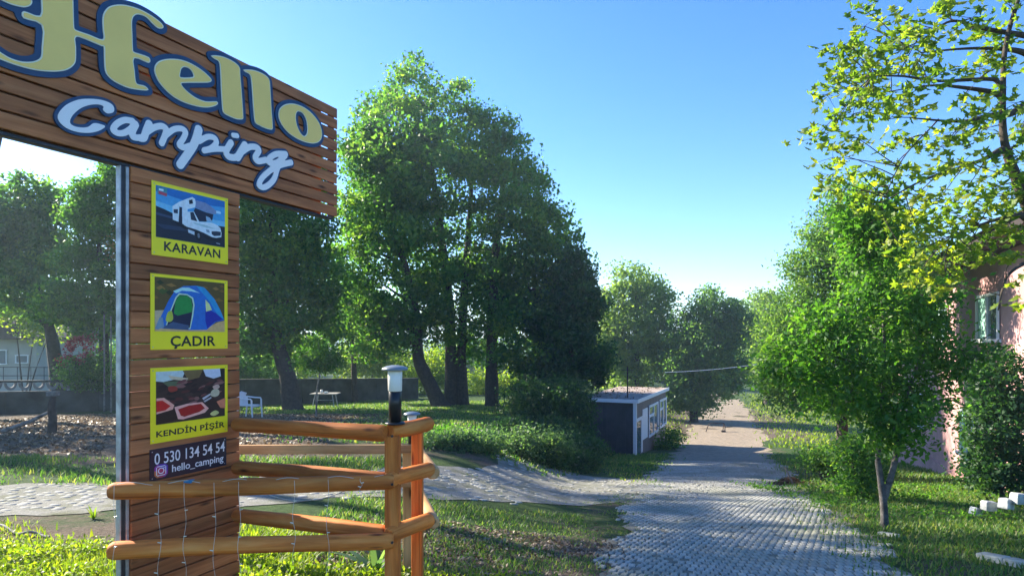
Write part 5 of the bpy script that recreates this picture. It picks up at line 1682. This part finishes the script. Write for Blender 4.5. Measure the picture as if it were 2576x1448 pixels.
def opening(parent, name, px0, px1, py0, py1, Y, mat, frame=.06, off=-.03):
    mb = MB(); mb.box(((X(px0, Y) + X(px1, Y)) / 2, Y + off, (Z(py0, Y) + Z(py1, Y)) / 2), ((X(px1, Y) - X(px0, Y)) / 2, .02, (Z(py0, Y) - Z(py1, Y)) / 2))
    o = mb.build(name, mat, parent)
    mb = MB(); a, b, c, d = X(px0, Y), X(px1, Y), Z(py0, Y), Z(py1, Y)
    for p in (((a + b) / 2, c, (b - a) / 2 + frame, frame), ((a + b) / 2, d, (b - a) / 2 + frame, frame)):
        mb.box((p[0], Y + off - .025, p[1]), (p[2], .03, p[3] / 2))
    for xx in (a, b):
        mb.box((xx, Y + off - .026, (c + d) / 2), (frame / 2, .031, (c - d) / 2 - frame / 2))
    mb.build('frame', M['pvc'], o)
opening(mint, 'garage_door', 168, 214, 882, 936, YM, M['pvc'])
opening(mint, 'window', 228, 250, 845, 880, YM, M['glass'])
opening(mint, 'window', 128, 150, 870, 905, YM, M['glass'])
mb = MB(); mb.tube([(X(195, YM), YM - .1, Z(822, YM)), (X(195, YM), YM - .1, gz + .1)], .06, 8); mb.build('downpipe', M['pvc'], mint)
# cream house
YC = 40
gz = hz(X(40, YC), YC)
ch = empty('cream_house', (X(30, YC), YC, gz)); tag(ch, 'cream house with brown sloping tiled roof at the left edge', 'house')
mb = MB(); mb.box(((X(-160, YC) + X(92, YC)) / 2, YC + 4, (gz - .5 + Z(842, YC)) / 2), ((X(92, YC) - X(-160, YC)) / 2, 4, (Z(842, YC) - gz + .5) / 2)); mb.build('wall', M['creamwall'], ch)
mb = MB(); a, b, m_ = X(-190, YC), X(118, YC), X(-40, YC); zt = Z(848, YC); zr = Z(762, YC)
mb.add([(a, YC - .7, zt), (b, YC - .7, zt), (b, YC + 8.6, zt), (a, YC + 8.6, zt), (m_, YC - .7, zr), (m_, YC + 8.6, zr),
        (a, YC - .7, zt - .12), (b, YC - .7, zt - .12), (b, YC + 8.6, zt - .12), (a, YC + 8.6, zt - .12)],
       [(1, 2, 5, 4), (3, 0, 4, 5), (0, 1, 4), (2, 3, 5), (6, 7, 1, 0), (7, 8, 2, 1), (8, 9, 3, 2), (9, 6, 0, 3), (9, 8, 7, 6)])
mb.build('roof', M['rooftile'], ch)
opening(ch, 'window', 42, 72, 893, 912, YC, M['glass'])
opening(ch, 'window', -20, 18, 880, 915, YC, M['glass'])
# red flowering shrub, ladder stakes, stump, cable
Y = 26
pet = crown_points([blob(165, 900, 18, 34, Y), blob(205, 868, 34, 24, Y), blob(230, 880, 18, 20, Y), blob(215, 905, 22, 16, Y)], 900, .22, 88)[0]
shrub('flowering_shrub', 'shrub with dusky red blossoms behind the boundary wall', 200, Y, [blob(190, 930, 40, 36, Y), blob(240, 915, 34, 40, Y), blob(220, 960, 55, 24, Y)], 6000, .10, M['leaf_dark'], 81, None, .3, extra=[('blossoms', pet, M['petal'], .12)])
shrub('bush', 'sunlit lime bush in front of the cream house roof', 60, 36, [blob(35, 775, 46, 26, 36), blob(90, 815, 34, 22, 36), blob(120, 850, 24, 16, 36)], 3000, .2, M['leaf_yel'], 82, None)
shrub('bush', 'dark hedge bush behind the wall beside the steel post', 300, 30, [blob(285, 920, 40, 50, 30), blob(330, 900, 50, 70, 30), blob(400, 920, 60, 70, 30)], 9000, .13, M['leaf_dark'], 83, None)
shrub('bush', 'dark hedge filling the gap under the trees right of the pillar', 640, 34, [blob(600, 930, 60, 60, 34), blob(660, 940, 60, 55, 34), blob(540, 930, 60, 60, 34)], 14000, .15, M['leaf_dark'], 84, None)
for px, top, lab in ((262, 790, 'left of two thin pale stakes beside the hedge'), (279, 795, 'right of two thin pale stakes beside the hedge')):
    b = base_at(px, 25.2); mb = MB()
    mb.tube([(b[0], b[1], b[2] - .2), (b[0] + .01, b[1], (b[2] + Z(top, 25.2)) / 2), (b[0], b[1], Z(top, 25.2))], [.035, .03, .028], 7)
    tag(mb.build('stake', M['palebark']), lab, 'stake', 'pale stakes')
# split stump post leaning on the bank
b = base_at(130, 14.5)
stump = empty('stump_post', b); tag(stump, 'broken brown timber post with a fallen limb on the bank', 'post')
mb = MB(); mb.tube([(b[0], b[1], b[2] - .2), (b[0] + .02, b[1], b[2] + .35), (b[0] - .01, b[1], b[2] + .62), (b[0] + .03, b[1], b[2] + .85)], [.10, .085, .08, .055], 9); mb.build('post', M['bark'], stump)
mb = MB(); mb.tube([(b[0] - .9, b[1] - .3, hz(b[0] - .9, b[1] - .3) + .05), (b[0] - .4, b[1] - .12, b[2] + .28), (b[0] - .02, b[1], b[2] + .5)], [.05, .045, .035], 7); mb.build('fallen_limb', M['palebark'], stump)
mb = MB(); mb.box((b[0] + .03, b[1], b[2] + .9), (.11, .07, .05)); mb.build('cap_block', M['palebark'], stump)
mb = MB()
pts = []
for k in range(30):
    t = k / 29
    px = -30 + 155 * t
    Yk = 5.95 - .45 * t + .06 * math.sin(t * 9)
    x = X(px, Yk)
    pts.append((x, Yk, hz(x, Yk) + .015 + .03 * math.sin(t * 7) ** 2))
mb.tube(pts, .011, 7)
tag(mb.build('cable', M['concrete']), 'grey cable lying along the edge of the side lane', 'cable')

# ------------------------------------------------------------------ garden furniture
def chair(loc, rz):
    root = empty('plastic_chair', loc, rz); tag(root, 'white plastic garden armchair beside the sign pillar', 'chair')
    def part(nm, mb):
        o = bpy.data.objects.new(nm, mb.mesh(nm)); o.data.materials.append(M['plastic']); C.objects.link(o); o.parent = root
        return o
    mb = MB(); mb.box((0, 0, .43), (.23, .22, .012)); mb.box((.225, 0, .405), (.012, .22, .03)); part('seat', mb)
    mb = MB()
    for k in range(5):
        y = -.18 + .09 * k
        mb.tube([(-.22, y, .44), (-.27, y, .62), (-.31, y * .9, .84)], [.03, .028, .03], 6)
    mb.tube([(-.30, -.24, .80), (-.325, 0, .87), (-.30, .24, .80)], .03, 6); part('backrest', mb)
    for sy in (-1, 1):
        mb = MB(); mb.tube([(-.28, sy * .25, .70), (0, sy * .29, .665), (.22, sy * .28, .66), (.26, sy * .27, .60)], .024, 6); part('armrest', mb)
        mb = MB(); mb.tube([(.29, sy * .27, 0), (.26, sy * .27, .35), (.25, sy * .27, .62)], [.022, .03, .032], 6); part('leg', mb)
        mb = MB(); mb.tube([(-.32, sy * .25, 0), (-.27, sy * .25, .4), (-.28, sy * .25, .72)], [.022, .03, .032], 6); part('leg', mb)
    return root
x = X(628, 21.5)
chair((x, 21.5, hz(x, 21.5)), math.radians(-12))
Y = 30; x = X(818, Y); zt = hz(x, Y)
tb = empty('garden_table', (x, Y, zt)); tag(tb, 'grey garden table on the lawn behind the young tree', 'table')
def tpart(nm, mb, mat=M['galv'], par=tb): return mb.build(nm, mat, par)
H_ = Z(988, Y) - zt
mb = MB(); mb.box((x, Y, zt + H_ - .02), (.62, .4, .02)); tpart('table_top', mb, M['concrete'])
for sx in (-1, 1):
    for sy in (-1, 1):
        mb = MB(); mb.tube([(x + sx * .52, Y + sy * .32, zt - .05), (x + sx * .40, Y + sy * .26, zt + H_ - .041)], .022, 6); tpart('leg', mb)
mb = MB(); mb.tube([(x - .4, Y, zt + H_ * .5), (x + .4, Y, zt + H_ * .5)], .016, 6); tpart('crossbar', mb)
for dx, r, hh, nm, lab in ((-.16, .07, .16, 'jug', 'small pale jug standing on the garden table'), (.05, .10, .08, 'bowl', 'small pale bowl standing on the garden table')):
    mb = MB(); mb.lathe((x + dx, Y - .05, zt + H_ + .001), [(r * .7, 0), (r, hh * .5), (r * .8, hh), (r * .7, hh)], 14)
    tag(mb.build(nm, M['plastic']), lab, nm)

# ------------------------------------------------------------------ shed by the lane
S0 = Vector((5.16, 26.6, 0)); e1 = Vector((.403, .915, 0)); e2 = Vector((-.915, .403, 0))
SL, SW, SZ0, SZ1 = 7.0, 2.4, -3.28, -.98
shed = empty('shed', (S0.x, S0.y, SZ0)); tag(shed, 'small flat-roofed shed, navy end wall, white framed windows along its side', 'shed')
def spt(a, b, z): p = S0 + e1 * a + e2 * b; return Vector((p.x, p.y, z))
def sbox(nm, a0, a1, b0, b1, z0, z1, mat, par=None):
    mb = MB()
    v = [spt(a0, b0, z0), spt(a1, b0, z0), spt(a1, b1, z0), spt(a0, b1, z0), spt(a0, b0, z1), spt(a1, b0, z1), spt(a1, b1, z1), spt(a0, b1, z1)]
    mb.add(v, [(3, 2, 1, 0), (4, 5, 6, 7), (0, 1, 5, 4), (1, 2, 6, 5), (2, 3, 7, 6), (3, 0, 4, 7)])
    return mb.build(nm, mat, par or shed)
sbox('wall', .06, SL - .06, 0, SW, SZ0 - .5, SZ1 - .13, M['brownclad'])
for k in range(12):   # ribs of the navy end wall
    sbox('cladding_rib', 0.0, .055, SW * k / 12 + .02, SW * (k + 1) / 12 - .012, SZ0 - .45, SZ1 - .132, M['navyclad'])
sbox('end_wall', .02, .059, .001, SW - .001, SZ0 - .48, SZ1 - .131, M['navyclad'])
def roof_mat():
    m, nt, b, _ = new_mat('leafy_felt_roof')
    v = coords(nt); n1 = noise(nt, v, 2.2, 7, .65); n2 = noise(nt, v, 14, 5, .7)
    c = ramp(nt, math_n(nt, 'ADD', math_n(nt, 'MULTIPLY', n1, .6), math_n(nt, 'MULTIPLY', n2, .4)), [(.34, (.12, .095, .08)), (.48, (.30, .235, .195)), (.65, (.40, .32, .27))])
    nt.links.new(c, b.inputs['Base Color']); b.inputs['Roughness'].default_value = .95
    return m
M['felt'] = roof_mat()
sbox('roof', -.12, SL + .12, -.12, SW + .12, SZ1 - .128, SZ1, M['felt'])
sbox('fascia', -.15, -.123, -.12, SW + .12, SZ1 - .13, SZ1 + .02, M['pvc'])
sbox('fascia', -.12, SL + .12, -.15, -.123, SZ1 - .13, SZ1 + .03, M['pvc'])
sbox('corner_trim', -.03, .12, -.035, -.002, SZ0 - .4, SZ1 - .14, M['pvc'])
sbox('corner_trim', -.035, -.002, -.034, .09, SZ0 - .4, SZ1 - .14, M['pvc'])
def a_of(px):
    k = (px - CX) / F
    return (k * S0.y - S0.x) / (e1.x - k * e1.y)
def sz_(px, py):
    a = a_of(px); Yp = S0.y + e1.y * a
    return EYE - (py - HY) / F * Yp
def z6(x, y): return 1341 + x * .2779, 804.7 + y * .2779
d = sbox('door', a_of(z6(925, 0)[0]), a_of(z6(975, 0)[0]), -.03, -.003, SZ0 - .05, sz_(*z6(950, 890)), M['glass'])
da0, da1, dz = a_of(z6(925, 0)[0]), a_of(z6(975, 0)[0]), sz_(*z6(950, 890))
sbox('door_frame', da1 - .12, da1 + .12, -.05, -.031, SZ0 - .05, dz + .05, M['pvc'], d)
sbox('door_frame', da0 - .05, da1 - .125, -.05, -.031, dz - .09, dz + .05, M['pvc'], d)
for (x0, x1, yt, yb, kind) in ((985, 1030, 790, 1070, 'panel'), (1040, 1125, 745, 1035, 'win'), (1137, 1200, 700, 960, 'win')):
    a0, a1 = a_of(z6(x0, 0)[0]), a_of(z6(x1, 0)[0])
    zt_, zb_ = sz_(*z6((x0 + x1) / 2, yt + 8)), sz_(*z6((x0 + x1) / 2, yb))
    if kind == 'panel':
        sbox('white_panel', a0, a1, -.03, -.003, zb_, zt_, M['pvc'])
        continue
    wdw = sbox('window', a0, a1, -.02, -.003, zb_, zt_, M['glass'])
    f_ = .11
    for (p0, p1, q0, q1) in ((a0, a0 + f_, zb_, zt_), (a1 - f_ * 1.6, a1, zb_, zt_), (a0 + f_ + .002, a1 - f_ * 1.6 - .002, zb_, zb_ + f_), (a0 + f_ + .002, a1 - f_ * 1.6 - .002, zt_ - f_, zt_), ((a0 + a1) / 2 - .05, (a0 + a1) / 2 + .05, zb_ + f_ + .002, zt_ - f_ - .002)):
        sbox('frame', p0, p1, -.05, -.021, q0, q1, M['pvc'], wdw)
    sbox('transom', a0 + f_ + .002, (a0 + a1) / 2 - .052, -.05, -.021, zb_ + (zt_ - zb_) * .62, zb_ + (zt_ - zb_) * .7, M['pvc'], wdw)
mb = MB(); p = spt(.7, .5, SZ1); mb.tube([p + Vector((0, 0, .002)), p + Vector((0, 0, 1.35))], .03, 7); mb.tube([p + Vector((-.25, 0, 1.2)), p + Vector((.25, 0, 1.2))], .012, 5)
mb.build('roof_mast', M['iron'], shed)
lm = litter_mesh(np.zeros((1, 2)), .1, 1)
n_ = 200
ab = np.stack([rng.uniform(0, SL, n_), rng.uniform(0.2, SW, n_) ** 1.0], -1)
pp = np.array([tuple(spt(a, b, SZ1 + .015 + rng.random() * .02)) for a, b in ab])
tag(link('roof_leaves', leaves_mesh('roof_leaves', pp, .11, .6, 1.6, None, 0, 91), M['litter'], shed), kind='stuff')

# overhead wire and bent pipe frame down the lane
mb = MB()
p0, p1 = at(1672, 936, 33), at(1925, 912, 44)
mb.tube([p0.lerp(p1, t) - Vector((0, 0, .1 * 4 * t * (1 - t))) for t in np.linspace(0, 1, 20)], .012, 5)
tag(mb.build('overhead_wire', M['pvc']), 'thin pale overhead wire sagging across the far lane', 'wire')
Y = 40
gx_ = X(1805, Y); gzz = hz(gx_, Y)
fr = empty('pipe_frame', (gx_, Y, gzz)); tag(fr, 'rusty bent pipe frame standing on the sunlit dirt of the lane', 'frame')
mb = MB(); w_ = .75
mb.tube([(gx_ - w_, Y, gzz), (gx_ - w_ * .8, Y, gzz + .42), (gx_ - w_ * .55, Y, gzz + .55), (gx_ + w_ * .5, Y, gzz + .55), (gx_ + w_ * .6, Y, gzz + .4), (gx_ + w_ * .6, Y, gzz)], .03, 7); mb.build('hoop', M['iron'], fr)
mb = MB(); mb.tube([(gx_ + w_ * .6, Y, gzz + .28), (gx_ + w_ * 1.3, Y + .2, gzz + .3)], .026, 7); mb.build('bar', M['iron'], fr)
mb = MB(); mb.tube([(gx_ + w_ * .5, Y, gzz + .52), (gx_ + w_ * .7, Y + .6, gzz)], .026, 7); mb.build('brace', M['iron'], fr)
mb = MB(); mb.box((gx_ + .25, Y - .3, gzz + .06), (.12, .1, .07)); mb.build('foot_block', M['iron'], fr)

# ------------------------------------------------------------------ pink house on the right
H1, H2 = Vector((14.9, 24.6, 0)), Vector((8.75, 10.0, 0))
hd = (H2 - H1).normalized(); hn = Vector((-hd.y, hd.x, 0))          # hn points into the house
if hn.x < 0: hn = -hn
HL = (H2 - H1).length
HB, HT = -4.0, 3.36
house = empty('pink_house', (H1.x, H1.y, hz(H1.x, H1.y))); tag(house, 'two-storey pink plastered house behind the right hand trees', 'house')
def hpt(a, b, z): p = H1 + hd * a + hn * b; return Vector((p.x, p.y, z))
def hbox(nm, a0, a1, b0, b1, z0, z1, mat, par=None):
    mb = MB()
    v = [hpt(a0, b0, z0), hpt(a1, b0, z0), hpt(a1, b1, z0), hpt(a0, b1, z0), hpt(a0, b0, z1), hpt(a1, b0, z1), hpt(a1, b1, z1), hpt(a0, b1, z1)]
    mb.add(v, [(0, 1, 2, 3), (7, 6, 5, 4), (4, 5, 1, 0), (5, 6, 2, 1), (6, 7, 3, 2), (7, 4, 0, 3)])
    return mb.build(nm, mat, par or house)
hbox('wall', 0, HL, 0, 8, HB, HT, M['pinkwall'])
hbox('plinth', -.05, HL + .05, -.06, -.002, HB, -1.95, M['pinkwall'])
hbox('eave', -.6, HL + .6, -.75, 8.6, HT + .002, HT + .16, M['eave'])
mb = MB(); v = [hpt(-.7, -.85, HT + .163), hpt(HL + .7, -.85, HT + .163), hpt(HL + .7, 8.8, HT + .163), hpt(-.7, 8.8, HT + .163), hpt(3.2, 4, HT + 1.9), hpt(HL - 3.2, 4, HT + 1.9)]
mb.add(v, [(0, 1, 5, 4), (1, 2, 5), (2, 3, 4, 5), (3, 0, 4), (3, 2, 1, 0)]); mb.build('roof', M['rooftile'], house)
def ha_of(px):
    k = (px - CX) / F
    return (k * H1.y - H1.x) / (hd.x - k * hd.y)
def hwin(px0, px1, zb, zt):
    a0, a1 = ha_of(px0), ha_of(px1)
    w_ = hbox('window', a0, a1, -.02, -.003, zb, zt, M['glass'])
    f = .06
    for (p0, p1, q0, q1) in ((a0 - f, a0, zb, zt), (a1, a1 + f, zb, zt), (a0 - f, a1 + f, zt + .001, zt + f), ((a0 + a1) / 2 - .035, (a0 + a1) / 2 + .035, zb, zt)):
        hbox('frame', p0, p1, -.06, -.021, q0, q1, M['pvc'], w_)
    hbox('sill', a0 - .12, a1 + .12, -.13, -.004, zb - .075, zb - .001, M['pvc'], w_)
    hbox('curtain', a0 + .05, (a0 + a1) / 2 - .04, -.026, -.0205, zb + .02, zt - .02, M['mint'], w_)
hwin(2462, 2514, 1.58, 2.50)
hwin(2352, 2385, 1.58, 2.50)
hwin(2300, 2325, -1.2, -.2)
hwin(2420, 2450, -1.2, -.2)

# whitewashed stones, kerb stones, leaf heap, stake
for k, (px, py, Yk, s_, rz, lab) in enumerate([(2455, 1284, 8.6, .10, .3, 'leftmost whitewashed block, half sunk and tilted in the grass'), (2487, 1268, 8.5, .12, .1, 'second whitewashed block from the left in the row'),
                                          (2530, 1262, 8.3, .13, .5, 'rough whitewashed stone, third in the row'), (2562, 1250, 8.25, .13, .2, 'whitewashed block at the right edge of the row')]):
    x = X(px, Yk); r_ = random.Random(k)
    mb = MB()
    s_ *= .68
    R3 = Matrix.Rotation(rz, 3, 'Z') @ Matrix.Rotation(.12 if k else .4, 3, 'Y')
    zc = EYE - (py - HY) / F * Yk
    hh = (s_, s_ * .7, s_ * .62)
    vs = []
    for dz, f in ((-1.6, 1), (.6, 1), (1, .86)):
        for dx, dy in ((-1, -1), (1, -1), (1, 1), (-1, 1)):
            vs.append(Vector((x, Yk, zc)) + R3 @ Vector((dx * hh[0] * f * r_.uniform(.9, 1.08), dy * hh[1] * f * r_.uniform(.9, 1.08), dz * hh[2] * r_.uniform(.92, 1.05))))
    fs = [(3, 2, 1, 0), (8, 9, 10, 11)]
    for o_ in (0, 4):
        for q_ in range(4): fs.append((o_ + q_, o_ + (q_ + 1) % 4, o_ + 4 + (q_ + 1) % 4, o_ + 4 + q_))
    mb.add(vs, fs)
    tag(mb.build('stone_block', M['stone'], None, .012), lab, 'stone', 'whitewashed stones in the grass')
def kerb(px0, px1, Y0, Y1, lab, w=.06, up_=.05):
    p, q = Vector((X(px0, Y0), Y0, 0)), Vector((X(px1, Y1), Y1, 0))
    p.z, q.z = hz(p.x, p.y) + up_ - .06, hz(q.x, q.y) + up_ - .06
    L = (q - p).length
    mb = MB(); mb.box((L / 2, 0, 0), (L / 2, w, .07))
    me = mb.mesh('kerb_stone'); me.materials.append(M['kerb'])
    o = bpy.data.objects.new('kerb_stone', me); C.objects.link(o); o.location = p; o.rotation_euler = (q - p).to_track_quat('X', 'Z').to_euler()
    md = o.modifiers.new('bevel', 'BEVEL'); md.width = .012; md.segments = 2
    tag(o, lab, 'kerb', 'mossy kerb stones on the right verge')
kerb(2466, 2535, 5.72, 5.50, 'mossy concrete kerb stone at the bottom right corner, left piece')
kerb(2537, 2625, 5.49, 5.2, 'mossy concrete kerb stone at the bottom right corner, right piece')
kerb(2212, 2260, 7.05, 6.85, 'short sunken kerb stone at the foot of the forked tree', .04, .02)
lp = scatter(900, 5.55, 6.35, 12.9, 13.7, 0, 0, 1, 40)
b = base_at(1985, 13.3)
d_ = rng.normal(size=(700, 2)) * [.22, .16]
pts = np.concatenate([np.array([[b[0], b[1]]]) + d_, np.zeros((700, 1))], 1)
pts[:, 2] = hgt(pts[:, 0], pts[:, 1]) + .16 * np.exp(-(d_ ** 2).sum(1) / .06) * rng.random(700)
tag(link('leaf_heap', leaves_mesh('leaf_heap', pts, .08, .5, .8, np.full(700, .12), 0, 41), M['litter']), 'small dark heap of raked leaves at the right edge of the lane', 'heap', kind='stuff')
b = base_at(2000, 13.0); mb = MB()
mb.tube([(b[0], b[1], b[2] - .05), (b[0] - .17, b[1] + .1, b[2] + .36)], [.018, .014], 6)
tag(mb.build('stick', M['palebark']), 'thin pale stick leaning by the dark leaf heap', 'stick')

# ------------------------------------------------------------------ haze in the valley
def haze(density):
    m = bpy.data.materials.new('haze_air'); m.use_nodes = True
    nt = m.node_tree
    nt.nodes.remove(nt.nodes['Principled BSDF'])
    pvn = nt.nodes.new('ShaderNodeVolumePrincipled')
    pvn.inputs['Color'].default_value = (0.62, 0.82, 1.0, 1)
    pvn.inputs['Density'].default_value = density
    pvn.inputs['Anisotropy'].default_value = 0.3
    nt.links.new(pvn.outputs[0], nt.nodes['Material Output'].inputs['Volume'])
    mb = MB(); mb.box((0, 640, 12), (880, 675, 20))
    o = mb.build('haze', m); tag(o, 'thin bluish morning haze in the air', 'haze', kind='stuff')

haze(0.0009)
